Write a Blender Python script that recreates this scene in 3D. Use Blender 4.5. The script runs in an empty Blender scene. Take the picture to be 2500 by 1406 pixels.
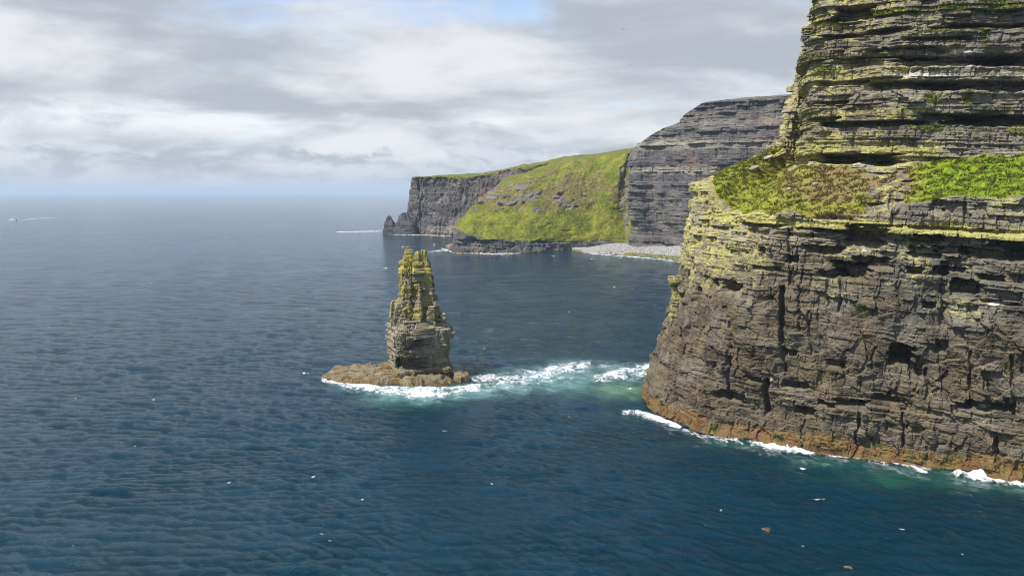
import bpy, math, random
import numpy as np
from mathutils import Vector

random.seed(7)
RNG = np.random.default_rng(7)
SC = bpy.context.scene
COL = SC.collection

# ------------------------------------------------------------------ camera
FPX, CX, CY, CAM_H = 1800.0, 1250.0, 703.0, 93.0        # focal length and centre for a 2500 px wide frame
PITCH = math.atan(233.0 / FPX)
cd = bpy.data.cameras.new('camera')
cam = bpy.data.objects.new('camera', cd)
COL.objects.link(cam)
cam.location = (0, 0, CAM_H)
cam.rotation_euler = (math.pi / 2 - PITCH, 0, 0)
cd.sensor_width = 36.0
cd.lens = 36.0 * FPX / 2500.0
cd.clip_start = 1.0
cd.clip_end = 200000.0
SC.camera = cam

# ------------------------------------------------------------------ exposure and renderer
vs = SC.view_settings
vs.view_transform = 'Standard'
vs.look = 'None'
vs.exposure = 0.33
vs.gamma = 1.0
vs.use_curve_mapping = False
SC.cycles.use_denoising = True
SC.cycles.filter_width = 1.05
SC.cycles.max_bounces = 5
SC.cycles.diffuse_bounces = 2
SC.cycles.glossy_bounces = 2
SC.cycles.transparent_max_bounces = 12
SC.cycles.volume_bounces = 0
SC.cycles.caustics_reflective = False
SC.cycles.caustics_refractive = False

# ------------------------------------------------------------------ sun
SUN_EL = math.radians(55)
SUN_AZ = math.atan2(-0.80, -0.47)                         # compass angle from +Y: behind the camera, to its left
sdir = Vector((math.sin(SUN_AZ) * math.cos(SUN_EL), math.cos(SUN_AZ) * math.cos(SUN_EL), math.sin(SUN_EL)))
sl = bpy.data.lights.new('sun', 'SUN')
sl.energy = 5.0
sl.angle = math.radians(0.53)
sl.color = (1.0, 0.95, 0.86)
so = bpy.data.objects.new('sun', sl)
COL.objects.link(so)
so.rotation_euler = sdir.to_track_quat('Z', 'Y').to_euler()
so.location = (-200, -200, 400)


# ------------------------------------------------------------------ node helper
class NT:
    def __init__(self, tree):
        self.t = tree
        self.n = tree.nodes
        self.l = tree.links
        self.n.clear()

    def put(self, sock, v):
        if v is None:
            return
        if isinstance(v, bpy.types.NodeSocket):
            self.l.new(v, sock)
        elif isinstance(v, (tuple, list)):
            if len(v) == 3 and sock.type == 'RGBA':
                v = (*v, 1.0)
            sock.default_value = v
        else:
            sock.default_value = v

    def new(self, typ, **kw):
        nd = self.n.new(typ)
        for k, v in kw.items():
            setattr(nd, k, v)
        return nd

    def math(self, op, a, b=None, c=None, clamp=False):
        nd = self.new('ShaderNodeMath', operation=op, use_clamp=clamp)
        for i, v in enumerate((a, b, c)):
            self.put(nd.inputs[i], v)
        return nd.outputs[0]

    def vmath(self, op, a, b=None):
        nd = self.new('ShaderNodeVectorMath', operation=op)
        self.put(nd.inputs[0], a)
        if b is not None:
            self.put(nd.inputs[1], b)
        return nd.outputs[0]

    def mix(self, f, a, b, blend='MIX'):
        nd = self.new('ShaderNodeMix', data_type='RGBA', blend_type=blend)
        nd.clamp_factor = True
        self.put(nd.inputs[0], f)
        self.put(nd.inputs[6], a)
        self.put(nd.inputs[7], b)
        return nd.outputs[2]

    def noise(self, vec, scale=1.0, detail=3.0, rough=0.55, dist=0.0, dim='3D'):
        nd = self.new('ShaderNodeTexNoise', noise_dimensions=dim)
        self.put(nd.inputs['Vector'], vec)
        nd.inputs['Scale'].default_value = scale
        nd.inputs['Detail'].default_value = detail
        nd.inputs['Roughness'].default_value = rough
        nd.inputs['Distortion'].default_value = dist
        return nd.outputs[0]

    def step(self, v, a, b, lo=0.0, hi=1.0):
        nd = self.new('ShaderNodeMapRange', interpolation_type='SMOOTHSTEP')
        self.put(nd.inputs[0], v)
        self.put(nd.inputs[1], a)
        self.put(nd.inputs[2], b)
        nd.inputs[3].default_value = lo
        nd.inputs[4].default_value = hi
        return nd.outputs[0]

    def xyz(self, v):
        nd = self.new('ShaderNodeSeparateXYZ')
        self.put(nd.inputs[0], v)
        return nd.outputs

    def comb(self, x, y, z):
        nd = self.new('ShaderNodeCombineXYZ')
        for i, v in enumerate((x, y, z)):
            self.put(nd.inputs[i], v)
        return nd.outputs[0]

    def attr(self, name):
        return self.new('ShaderNodeAttribute', attribute_name=name).outputs


def material(name):
    m = bpy.data.materials.new(name)
    m.use_nodes = True
    return m, NT(m.node_tree)


# ------------------------------------------------------------------ world: clear sky with cloud layers
W = bpy.data.worlds.new('World')
SC.world = W
W.use_nodes = True
w = NT(W.node_tree)
sky = w.new('ShaderNodeTexSky', sky_type='NISHITA')
sky.sun_disc = False
sky.sun_elevation = SUN_EL
sky.sun_rotation = SUN_AZ
sky.air_density = 1.0
sky.dust_density = 0.6
sky.ozone_density = 1.5
SKY_STRENGTH = 0.15
DECK_AT, SHADE_AT, GAP_AT = (6.5, 3.0, 0.0), (13.0, 1.4, 0.0), 10.7
D = w.vmath('NORMALIZE', w.new('ShaderNodeTexCoord').outputs['Generated'])
dx, dy, dz = w.xyz(D)
zz = w.math('ADD', w.math('MAXIMUM', dz, 0.0), 0.23)
P = w.comb(w.math('DIVIDE', dx, zz), w.math('DIVIDE', dy, zz), 0.0)            # a flat cloud deck seen from below
az = w.math('ARCTAN2', dx, dy)
el = w.math('ARCSINE', dz)
blue = w.mix(1.0, sky.outputs[0], (0.95 * SKY_STRENGTH, 1.0 * SKY_STRENGTH, 1.06 * SKY_STRENGTH), 'MULTIPLY')
# thin high veil
warp = w.noise(P, 0.7, 3, 0.5)
Pw = w.vmath('ADD', P, w.comb(w.math('MULTIPLY', warp, 1.1), w.math('MULTIPLY', warp, -0.7), 0.0))
n_veil = w.noise(w.vmath('MULTIPLY', Pw, (0.7, 1.3, 1)), 1.0, 7, 0.62, 0.3)
veil = w.step(n_veil, 0.34, 0.66, 0.20, 0.88)
veil = w.math('MULTIPLY', veil, w.step(el, 0.15, 0.60, 1.0, 0.12))
c = w.mix(w.math('MAXIMUM', veil, w.step(el, 0.06, 0.20, 0.85, 0.0)), blue, (0.60, 0.66, 0.77))
# broken grey deck
n_deck = w.noise(w.vmath('ADD', w.vmath('MULTIPLY', Pw, (0.52, 0.66, 1)), DECK_AT), 1.0, 7, 0.56, 0.15)
cover = w.step(el, 0.14, 0.46, 0.085, -0.20)                                    # a slanting view closes the gaps
deck = w.step(w.math('ADD', n_deck, cover), 0.45, 0.55, 0.0, 0.94)
n_shade = w.noise(w.vmath('ADD', w.vmath('MULTIPLY', Pw, (0.75, 1.10, 1)), SHADE_AT), 1.0, 7, 0.58, 0.15)
deck_col = w.mix(w.step(n_shade, 0.39, 0.59), (0.38, 0.40, 0.44), (0.68, 0.69, 0.705))
c = w.mix(deck, c, deck_col)
# bright clearing low down, then a bank of cumulus along the horizon
pe = w.comb(w.math('MULTIPLY', az, 4.0), w.math('MULTIPLY', el, 16.0), GAP_AT)
n_gap = w.noise(pe, 1.0, 6, 0.58, 0.3)
mid_g = w.math('MULTIPLY_ADD', n_gap, 0.07, 0.048)
gap = w.math('MULTIPLY', w.step(w.math('ABSOLUTE', w.math('SUBTRACT', el, mid_g)), 0.004, 0.034, 1.0, 0.0), w.step(n_gap, 0.40, 0.58, 0.1, 0.95))
c = w.mix(gap, c, (0.77, 0.79, 0.82))
pc = w.comb(w.math('MULTIPLY', az, 11.0), w.math('MULTIPLY', el, 17.0), 4.0)
n_cu = w.noise(pc, 1.3, 7, 0.62, 0.2)
n_cu2 = w.noise(w.comb(w.math('MULTIPLY', az, 3.0), 0.0, 9.0), 1.0, 2, 0.5)
top = w.math('ADD', w.math('MULTIPLY_ADD', n_cu2, 0.075, 0.022), w.math('MULTIPLY', w.math('SUBTRACT', n_cu, 0.5), 0.085))
bank = w.math('MULTIPLY', w.step(w.math('SUBTRACT', top, el), 0.0, 0.013), 0.85)
n_bk = w.noise(w.comb(w.math('MULTIPLY', az, 8.0), w.math('MULTIPLY', el, 26.0), 1.0), 1.2, 6, 0.62, 0.3)
bank_col = w.mix(w.step(n_bk, 0.40, 0.60), (0.37, 0.40, 0.46), (0.60, 0.62, 0.66))
c = w.mix(bank, c, bank_col)
low = w.step(el, 0.0, 0.04, 0.85, 0.0)
c = w.mix(low, c, (0.50, 0.545, 0.635))
bg = w.new('ShaderNodeBackground')
w.put(bg.inputs[0], c)
bg.inputs[1].default_value = 1.0
w.l.new(bg.outputs[0], w.new('ShaderNodeOutputWorld').inputs[0])

# ------------------------------------------------------------------ numpy noise
PERM = RNG.permutation(256).astype(np.int32)
PERM = np.concatenate([PERM, PERM])
GA = np.linspace(0, 2 * np.pi, 256, endpoint=False)
GX, GY = (1.5 * np.cos(GA)).astype(np.float32), (1.5 * np.sin(GA)).astype(np.float32)


def perlin(x, y, seed=0.0):
    """gradient noise in two dimensions; every seed is another field"""
    k = int(seed * 10.0 + 0.5) * 37 & 255
    x, y = np.broadcast_arrays(np.asarray(x, np.float32), np.asarray(y, np.float32))
    xi, yi = np.floor(x).astype(np.int32), np.floor(y).astype(np.int32)
    xf, yf = x - xi, y - yi
    u = xf * xf * (3 - 2 * xf)
    v = yf * yf * (3 - 2 * yf)
    xi &= 255
    yi = (yi + k) & 255
    a0, a1 = PERM[xi] ^ k, PERM[xi + 1] ^ k
    y1 = (yi + 1) & 255

    def corner(p, yy, fx, fy):
        g = PERM[p + yy] * 7 + k & 255
        return GX[g] * fx + GY[g] * fy
    n0 = corner(a0, yi, xf, yf)
    n0 += u * (corner(a1, yi, xf - 1, yf) - n0)
    n1 = corner(a0, y1, xf, yf - 1)
    n1 += u * (corner(a1, y1, xf - 1, yf - 1) - n1)
    return n0 + v * (n1 - n0)


def fbm(x, y, z=0.0, o=4, g=0.5):
    a, t = 1.0, 0.0
    for i in range(o):
        t = t + a * perlin(x * 2 ** i + 17.3 * i, y * 2 ** i + 5.1 * i, z)
        a *= g
    return t


def hsh(*ints):
    h = np.zeros(np.broadcast(*ints).shape, np.int64)
    for k, i in enumerate(ints):
        h = (h ^ (np.asarray(i, np.int64) * (73856093, 19349663, 83492791, 2654435761)[k])) * 1103515245 + 12345
        h &= 0x7fffffff
    h = (h ^ (h >> 13)) * 1274126177 & 0x7fffffff
    return ((h ^ (h >> 16)) & 0xffff).astype(np.float32) / 65535.0


def sst(a, b, x):
    t = np.clip((x - a) / (b - a), 0, 1)
    return t * t * (3 - 2 * t)


def facets(x, y, seed, tilt):
    """angular blocks: each cell is a tilted plane, with a crack where two cells meet"""
    xi, yi = np.floor(x).astype(np.int64), np.floor(y).astype(np.int64)
    d1 = np.full(x.shape, 9.0, np.float32)
    d2 = d1.copy()
    val = np.zeros(x.shape, np.float32)
    for i in (-1, 0, 1):
        for j in (-1, 0, 1):
            ci, cj = xi + i, yi + j
            px, py = ci + hsh(ci, cj, seed), cj + hsh(ci, cj, seed + 1)
            ex, ey = x - px, y - py
            d = np.sqrt(ex * ex + ey * ey)
            v = (hsh(ci, cj, seed + 2) - .5) + tilt * (ex * (hsh(ci, cj, seed + 3) - .5) * 2 + ey * (hsh(ci, cj, seed + 4) - .35) * 2)
            near = d < d1
            d2 = np.where(near, d1, np.minimum(d2, d))
            val = np.where(near, v, val)
            d1 = np.where(near, d, d1)
    return val, d2 - d1


class Beds:
    """a pile of rock beds: thick ones, each divided into thin ones"""
    def __init__(self, z0, z1, tmin, tmax, seed, sub=(0.3, 1.2)):
        r = np.random.default_rng(seed)
        e = [z0]
        while e[-1] < z1:
            e.append(e[-1] + tmin + (tmax - tmin) * r.random() ** 1.6)
        self.major = np.array(e)
        s = [z0]
        while s[-1] < z1:
            nxt = s[-1] + sub[0] + (sub[1] - sub[0]) * r.random() ** 1.5
            k = np.searchsorted(self.major, s[-1] + 1e-6)
            if k < len(self.major) and nxt > self.major[k] - sub[0] * .6:
                nxt = self.major[k]
            s.append(nxt)
        self.sub = np.array(s)
        self.ro = r.normal(size=len(self.major) + 2)
        self.rs = r.normal(size=len(self.sub) + 2)
        self.wid = r.uniform(.6, 1.8, len(self.major) + 2)

    def idx(self, b):
        return np.searchsorted(self.major, b), np.searchsorted(self.sub, b)


def rock_disp(u, b, beds, seed, S=1.0, bed=1.0, face=1.0, block=1.0, fine=1.0, massive=0.0):
    """outward displacement of a bedded rock face; u metres along, b metres up the bedding"""
    k, s = beds.idx(b)
    big = 2.4 * fbm(u / (26 * S), b / (55 * S), seed, 3)
    bm = beds.ro[k] * 0.55 + 1.7 * perlin(u / (13 * S), k * 7.31 + .37, seed)
    bs = beds.rs[s] * 0.16 + 0.50 * perlin(u / (5.0 * S), s * 3.77 + .21, seed) + 0.10 * perlin(u / (1.3 * S), s * 5.77 + .61, seed)
    wj = u / S + 0.5 * perlin(u / (3 * S), b / (2.5 * S), seed + 3)
    gk = k // 2
    w_ = 4.2 * beds.wid[k]
    c1 = wj / w_ + gk * 3.37
    jit = 0.35 * perlin(c1 * 1.0, gk * 1.7 + .5, seed)
    c1 = c1 + jit
    ci = np.floor(c1).astype(np.int64)
    fr = c1 - ci
    mj = beds.major
    th_k = np.maximum(mj[np.clip(k, 1, len(mj) - 1)] - mj[np.clip(k - 1, 0, len(mj) - 2)], .3)
    vb = np.clip((b - mj[np.clip(k - 1, 0, len(mj) - 1)]) / th_k, 0, 1)
    blk = (hsh(ci, gk, seed + 11) - .5) * 2.1 + (hsh(ci, gk, seed + 14) - .5) * 1.8 * (fr - .5) + (hsh(ci, k, seed + 15) - .5) * .9 * (vb - .5)
    c2 = c1 * 2.6 + 0.5 * perlin(c1 * 2, s // 4 * 1.3 + .5, seed)
    ci2 = np.floor(c2).astype(np.int64)
    fr2 = c2 - ci2
    blk = blk + (hsh(ci2, s // 4, seed + 12) - .5) * 0.75 + (hsh(ci2, s // 4, seed + 16) - .5) * .5 * (fr2 - .5)
    crack = np.exp(-(np.minimum(fr, 1 - fr) * w_ / 0.22) ** 2) * 0.9 * (hsh(ci, gk, seed + 13) > .35)
    crack = crack + np.exp(-(np.minimum(fr2, 1 - fr2) * w_ / 2.6 / 0.12) ** 2) * 0.25
    rib = 1.5 * perlin(u / (8.5 * S) + .25 * perlin(u / (6 * S), b / (14 * S), seed), b / (60 * S), seed + 1) + .7 * perlin(u / (3.6 * S), b / (26 * S), seed + 2)
    f1, e1 = facets(wj / 8.5 + 0.03 * b / S, b / (6.5 * S), seed + 20, 1.1)
    fc = 1.5 * f1 + rib
    if np.any(massive):
        f3, e3 = facets(wj / 5.2 + .3 * perlin(u / (7 * S), b / (7 * S), seed + 6), b / (7.0 * S) + .25 * perlin(u / (6 * S), b / (6 * S), seed + 7), seed + 40, 1.7)
        f4, e4 = facets(wj / 2.3, b / (3.0 * S), seed + 50, 1.5)
        fc = fc + massive * (1.15 * f3 + .22 * f4 - .5 * np.exp(-(e3 / .022) ** 2))
    fn = 0.12 * fbm(u / (1.4 * S), b / (1.0 * S), seed + 5, 3)
    return S * (big + bed * (bm + bs) + block * (blk - crack) + face * fc + fine * fn)


# ------------------------------------------------------------------ projection helpers for measuring the place
def ray(px, py):
    X, Y = (px - CX) / FPX, -(py - CY) / FPX
    return np.array([X, math.cos(PITCH) + Y * math.sin(PITCH), -math.sin(PITCH) + Y * math.cos(PITCH)])


def at(px, py, d):
    r = ray(px, py)
    return r * (d / r[1]) + np.array([0, 0, CAM_H])


def sea_at(px, py, z=0.0):
    r = ray(px, py)
    return r * ((z - CAM_H) / r[2]) + np.array([0, 0, CAM_H])


def project(V):
    q = V - np.array([0, 0, CAM_H])
    zc = q[..., 1] * math.cos(PITCH) - q[..., 2] * math.sin(PITCH)
    yc = q[..., 1] * math.sin(PITCH) + q[..., 2] * math.cos(PITCH)
    return CX + FPX * q[..., 0] / zc, CY - FPX * yc / zc


# ------------------------------------------------------------------ scene graph helpers
def tag(o, label=None, cat=None, group=None, kind=None):
    for k, v in (('label', label), ('category', cat), ('group', group), ('kind', kind)):
        if v:
            o[k] = v
    return o


def link(name, data, parent=None, mat=None):
    o = bpy.data.objects.new(name, data)
    COL.objects.link(o)
    if parent is not None:
        o.parent = parent
    if mat is not None and data is not None:
        data.materials.append(mat)
    return o


def thing(name, label, cat, loc=(0, 0, 0), group=None, kind=None):
    o = link(name, None)
    o.location = loc
    o.empty_display_size = 1
    return tag(o, label, cat, group, kind)


def mesh_from(name, V, F, attrs=None, smooth=False):
    """V (n,3), F (m,4) or (m,3) int arrays"""
    me = bpy.data.meshes.new(name)
    V = np.asarray(V, np.float32)
    F = np.asarray(F, np.int32)
    m, k = F.shape
    me.vertices.add(len(V))
    me.vertices.foreach_set('co', V.ravel())
    me.loops.add(m * k)
    me.loops.foreach_set('vertex_index', F.ravel())
    me.polygons.add(m)
    me.polygons.foreach_set('loop_start', np.arange(0, m * k, k, dtype=np.int32))
    me.polygons.foreach_set('use_smooth', np.full(m, smooth))
    for nm, A in (attrs or {}).items():
        at_ = me.attributes.new(nm, 'FLOAT_COLOR', 'POINT')
        at_.data.foreach_set('color', np.asarray(A, np.float32).ravel())
    me.update(calc_edges=True)
    return me


def grid_faces(nr, nc, close=False, flip=False):
    i = np.arange(nr - 1)[:, None]
    j = np.arange(nc if close else nc - 1)[None, :]
    j2 = (j + 1) % nc
    a, b, c_, d = i * nc + j, i * nc + j2, (i + 1) * nc + j2, (i + 1) * nc + j
    F = np.stack([a, b, c_, d], -1).reshape(-1, 4)
    return F[:, ::-1] if flip else F


def pieces(c):
    """label the connected pieces of a 2-D class map by sweeping runs along rows and columns"""
    lab = np.arange(c.size).reshape(c.shape)
    while True:
        old = lab
        for tr in (False, True):
            q = (c.T if tr else c)
            l_ = (lab.T if tr else lab)
            brk = np.ones(q.shape, bool)
            brk[:, 1:] = q[:, 1:] != q[:, :-1]
            st = np.flatnonzero(brk.ravel())
            mn = np.minimum.reduceat(np.ascontiguousarray(l_).ravel(), st)
            l_ = np.repeat(mn, np.diff(np.append(st, q.size))).reshape(q.shape)
            lab = l_.T if tr else l_
        if np.array_equal(lab, old):
            return lab


def tidy(shape, F, cls, small=90):
    """split every class into connected pieces and let slivers join their neighbours"""
    c = cls.reshape(shape).astype(np.int64)
    for it in range(7):
        lab = pieces(c)
        _, inv, cnt = np.unique(lab, return_inverse=True, return_counts=True)
        tiny = (cnt[inv] < small).reshape(shape)
        if it == 6 or not tiny.any():
            break
        nb = np.full(shape, -1, np.int64)
        ok = np.where(tiny, -1, c)
        for k in range(max(6, small // 6)):
            g_ = np.maximum(nb, ok)
            nb[1:] = np.maximum(nb[1:], g_[:-1])
            nb[:-1] = np.maximum(nb[:-1], g_[1:])
            nb[:, 1:] = np.maximum(nb[:, 1:], g_[:, :-1])
            nb[:, :-1] = np.maximum(nb[:, :-1], g_[:, 1:])
            nb[~tiny] = -1
            if not ((nb < 0) & tiny).any():
                break
        c = np.where(tiny & (nb >= 0), nb, c)
    return c.ravel(), inv.reshape(-1)


def emit(parent, V, F, cls, table, attrs, origin=None):
    """one mesh object for each face class"""
    cls_, piece = cls
    o_ = np.argsort(piece, kind='stable')
    _, starts = np.unique(piece[o_], return_index=True)
    ends = list(starts[1:]) + [len(o_)]
    vals = cls_[o_[starts]]
    origin = np.array(parent.location) if origin is None else origin
    out = []
    for v, s, e in zip(vals, starts, ends):
        spec = table(int(v))
        if spec is None:
            continue
        name, mat, smooth = spec[:3]
        f = F[o_[s:e]]
        uq, inv = np.unique(f.ravel(), return_inverse=True)
        me = mesh_from(name, V[uq] - origin, inv.reshape(f.shape), {k: A[uq] for k, A in attrs.items()}, smooth)
        o = link(name, me, parent, mat)
        if len(spec) > 3 and spec[3]:
            o['label'] = spec[3]
        out.append(o)
    return out


def catmull(C, t):
    """C (n, ..., 3) control columns; t fractional positions"""
    n = len(C)
    i = np.clip(np.floor(t).astype(int), 0, n - 2)
    f = (t - i).reshape((-1,) + (1,) * (C.ndim - 1))
    p0, p1, p2, p3 = C[np.clip(i - 1, 0, n - 1)], C[i], C[i + 1], C[np.clip(i + 2, 0, n - 1)]
    m1, m2 = (p2 - p0) * .5, (p3 - p1) * .5
    f2, f3 = f * f, f * f * f
    return (2 * f3 - 3 * f2 + 1) * p1 + (f3 - 2 * f2 + f) * m1 + (-2 * f3 + 3 * f2) * p2 + (f3 - f2) * m2


def loft(C, du, rows, ref=None, dense=None, coarse=4.0):
    """C (ncol, nlev, 3). Returns base grid (nrow, ncolfine, 3), outward normals, u (metres), level parameter."""
    C = np.asarray(C, float)
    ref = C[:, :, :2].mean(1) if ref is None else C[:, ref, :2]
    t = np.linspace(0, len(C) - 1, 4000)
    pl = catmull(ref, t)
    s = np.concatenate([[0], np.cumsum(np.linalg.norm(np.diff(pl, axis=0), axis=1))])
    if dense is None:
        u = np.linspace(0, s[-1], int(s[-1] / du))
    else:                                                  # fine between the two control columns, coarser beyond
        sa, sb = np.interp(dense, t, s)
        q, parts = du, []
        lo, hi = [sa], [sb]
        while lo[-1] > 0:
            q = min(q * 1.05, du * coarse)
            lo.append(lo[-1] - q)
        q = du
        while hi[-1] < s[-1]:
            q = min(q * 1.05, du * coarse)
            hi.append(hi[-1] + q)
        lo[-1], hi[-1] = 0, s[-1]
        u = np.concatenate([lo[::-1][:-1], np.linspace(sa, sb, int((sb - sa) / du)), hi[1:]])
    tu = np.interp(u, s, t)
    L = catmull(C, tu)                                     # (nu, nlev, 3)
    lev = np.concatenate([np.linspace(i, i + 1, r, endpoint=False) for i, r in enumerate(rows)] + [[len(rows)]])
    i = np.minimum(lev.astype(int), len(rows) - 1)
    f = (lev - i)[:, None, None]
    Lt = L.transpose(1, 0, 2)
    B = Lt[i] * (1 - f) + Lt[i + 1] * f                    # (nrow, nu, 3)
    T = np.gradient(B[:, :, :2], axis=1) / np.gradient(u)[None, :, None]
    kk = max(1, int(6 / du))
    ker = np.ones(2 * kk + 1) / (2 * kk + 1)
    for q in (0, 1):
        pad = np.pad(T[:, :, q], ((0, 0), (kk, kk)), mode='edge')
        cs = np.cumsum(np.pad(pad, ((0, 0), (1, 0))), axis=1)
        T[:, :, q] = (cs[:, 2 * kk + 1:] - cs[:, :-2 * kk - 1]) / (2 * kk + 1)
    T /= np.linalg.norm(T, axis=2)[:, :, None] + 1e-9
    N = np.stack([T[:, :, 1], -T[:, :, 0], np.zeros(T.shape[:2])], -1)
    return B, N, u, lev, tu


# ------------------------------------------------------------------ materials
def rock_material(name, brown, grey, dark, lichen, S=1.0, dip=0.0, bump=0.6, streak=0.45):
    """masks: attribute 'mask' = lichen, moss, guano, seaweed; attribute 'tone' = grey share, paleness, redness"""
    m, n = material(name)
    pos = n.new('ShaderNodeNewGeometry').outputs['Position']
    x, y, z = n.xyz(pos)
    zb = n.math('MULTIPLY_ADD', x, dip, z)
    pb = n.comb(x, y, zb)
    A = n.attr('mask')
    mk = n.new('ShaderNodeSeparateColor')
    n.put(mk.inputs[0], A[0])
    B_ = n.attr('tone')
    tn = n.new('ShaderNodeSeparateColor')
    n.put(tn.inputs[0], B_[0])
    strata = n.noise(n.vmath('MULTIPLY', pb, (0.06 / S, 0.06 / S, 1.5 / S)), 1.0, 5, 0.65, 0.2)
    strata2 = n.noise(n.vmath('MULTIPLY', pb, (0.15 / S, 0.15 / S, 4.5 / S)), 1.0, 3, 0.6, 0.1)
    blot = n.noise(pb, 0.22 / S, 5, 0.65, 0.4)
    grain = n.noise(pb, 1.3 / S, 3, 0.7)
    c = n.mix(tn.outputs[0], brown, grey)
    c = n.mix(n.step(strata, 0.42, 0.70, 0.0, 0.7), c, dark)
    run = n.noise(n.vmath('MULTIPLY', pb, (0.55 / S, 0.55 / S, 0.045 / S)), 1.0, 4, 0.62, 0.2)
    c = n.mix(n.step(run, 0.50, 0.72, 0.0, streak), c, dark)
    stain = n.noise(n.vmath('MULTIPLY', pb, (0.11 / S, 0.11 / S, 0.055 / S)), 1.0, 5, 0.66, 0.6)
    c = n.mix(n.step(stain, 0.50, 0.66, 0.0, 0.62), c, dark)
    c = n.mix(n.step(stain, 0.34, 0.46, 0.45, 0.0), c, tuple(min(1, q * 1.5) for q in brown))
    c = n.mix(n.step(blot, 0.42, 0.70, 0.0, 0.55), c, tuple(min(1, q * 1.55) for q in brown))
    c = n.mix(n.math('MULTIPLY', tn.outputs[1], n.step(strata2, 0.35, 0.6, .45, 1.0)), c, (0.38, 0.34, 0.25))
    c = n.mix(n.math('MULTIPLY', tn.outputs[2], n.step(blot, 0.40, 0.62)), c, (0.20, 0.075, 0.04))
    v = n.math('MULTIPLY_ADD', grain, 0.9, 0.55)
    v = n.math('MULTIPLY', v, n.math('MULTIPLY_ADD', strata2, 0.9, 0.55))
    c = n.mix(1.0, c, n.comb(v, v, v), 'MULTIPLY')
    # lichen
    ln = n.noise(n.vmath('MULTIPLY', pb, (1, 1, 1.6)), 0.30 / S, 6, 0.72, 0.4)
    lm = n.step(n.math('ADD', ln, n.math('MULTIPLY', mk.outputs[0], 0.55)), 0.76, 0.96, 0.0, 0.85)
    lc = n.mix(n.step(grain, 0.35, 0.68), lichen[0], lichen[1])
    lc = n.mix(1.0, lc, n.comb(v, v, v), 'MULTIPLY')
    c = n.mix(lm, c, lc)
    # moss and small plants
    mn = n.noise(pb, 0.9 / S, 6, 0.7)
    mm = n.step(n.math('ADD', mn, n.math('MULTIPLY', mk.outputs[1], 0.6)), 0.74, 0.90, 0.0, 0.95)
    c = n.mix(mm, c, n.mix(n.step(grain, .4, .65), (0.05, 0.085, 0.008), (0.17, 0.20, 0.016)))
    # guano
    gn = n.noise(n.vmath('MULTIPLY', pb, (0.5 / S, 0.5 / S, 1.6 / S)), 1.0, 6, 0.7)
    gm = n.step(n.math('ADD', gn, n.math('MULTIPLY', mk.outputs[2], 0.6)), 0.84, 1.0, 0.0, 0.9)
    c = n.mix(gm, c, (0.66, 0.63, 0.55))
    # seaweed and rust brown tide band
    wn = n.noise(n.vmath('MULTIPLY', pb, (0.30, 0.30, 0.45)), 1.0, 6, 0.68, 0.3)
    wm = n.step(n.math('ADD', n.math('MULTIPLY', wn, 0.7), A[3]), 0.80, 1.12, 0.0, 0.93)
    wc = n.mix(n.step(n.noise(pb, 0.13, 4, 0.6), 0.42, 0.62), (0.160, 0.092, 0.022), (0.110, 0.036, 0.015))
    wc = n.mix(n.step(grain, 0.38, 0.70), wc, (0.215, 0.145, 0.052))
    wc = n.mix(n.step(n.noise(pb, 0.21, 4, 0.6), 0.54, 0.64), wc, (0.055, 0.068, 0.014))
    wc = n.mix(n.step(n.math('ADD', A[3], n.math('MULTIPLY', n.math('SUBTRACT', grain, .5), .5)), 0.78, 0.98, 0.0, 0.6), wc, (0.045, 0.030, 0.012))
    c = n.mix(wm, c, wc)
    bs = n.new('ShaderNodeBsdfPrincipled')
    n.put(bs.inputs['Base Color'], c)
    n.put(bs.inputs['Roughness'], n.math('MULTIPLY_ADD', wm, -0.35, 0.92))
    bs.inputs['Specular IOR Level'].default_value = 0.25
    b1 = n.new('ShaderNodeBump')
    hgt = n.math('ADD', n.math('MULTIPLY', strata2, 0.9), n.math('MULTIPLY', grain, 0.5))
    n.put(b1.inputs['Height'], hgt)
    b1.inputs['Strength'].default_value = bump
    b1.inputs['Distance'].default_value = 0.5 * S
    n.l.new(b1.outputs[0], bs.inputs['Normal'])
    n.l.new(bs.outputs[0], n.new('ShaderNodeOutputMaterial').inputs[0])
    return m


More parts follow.
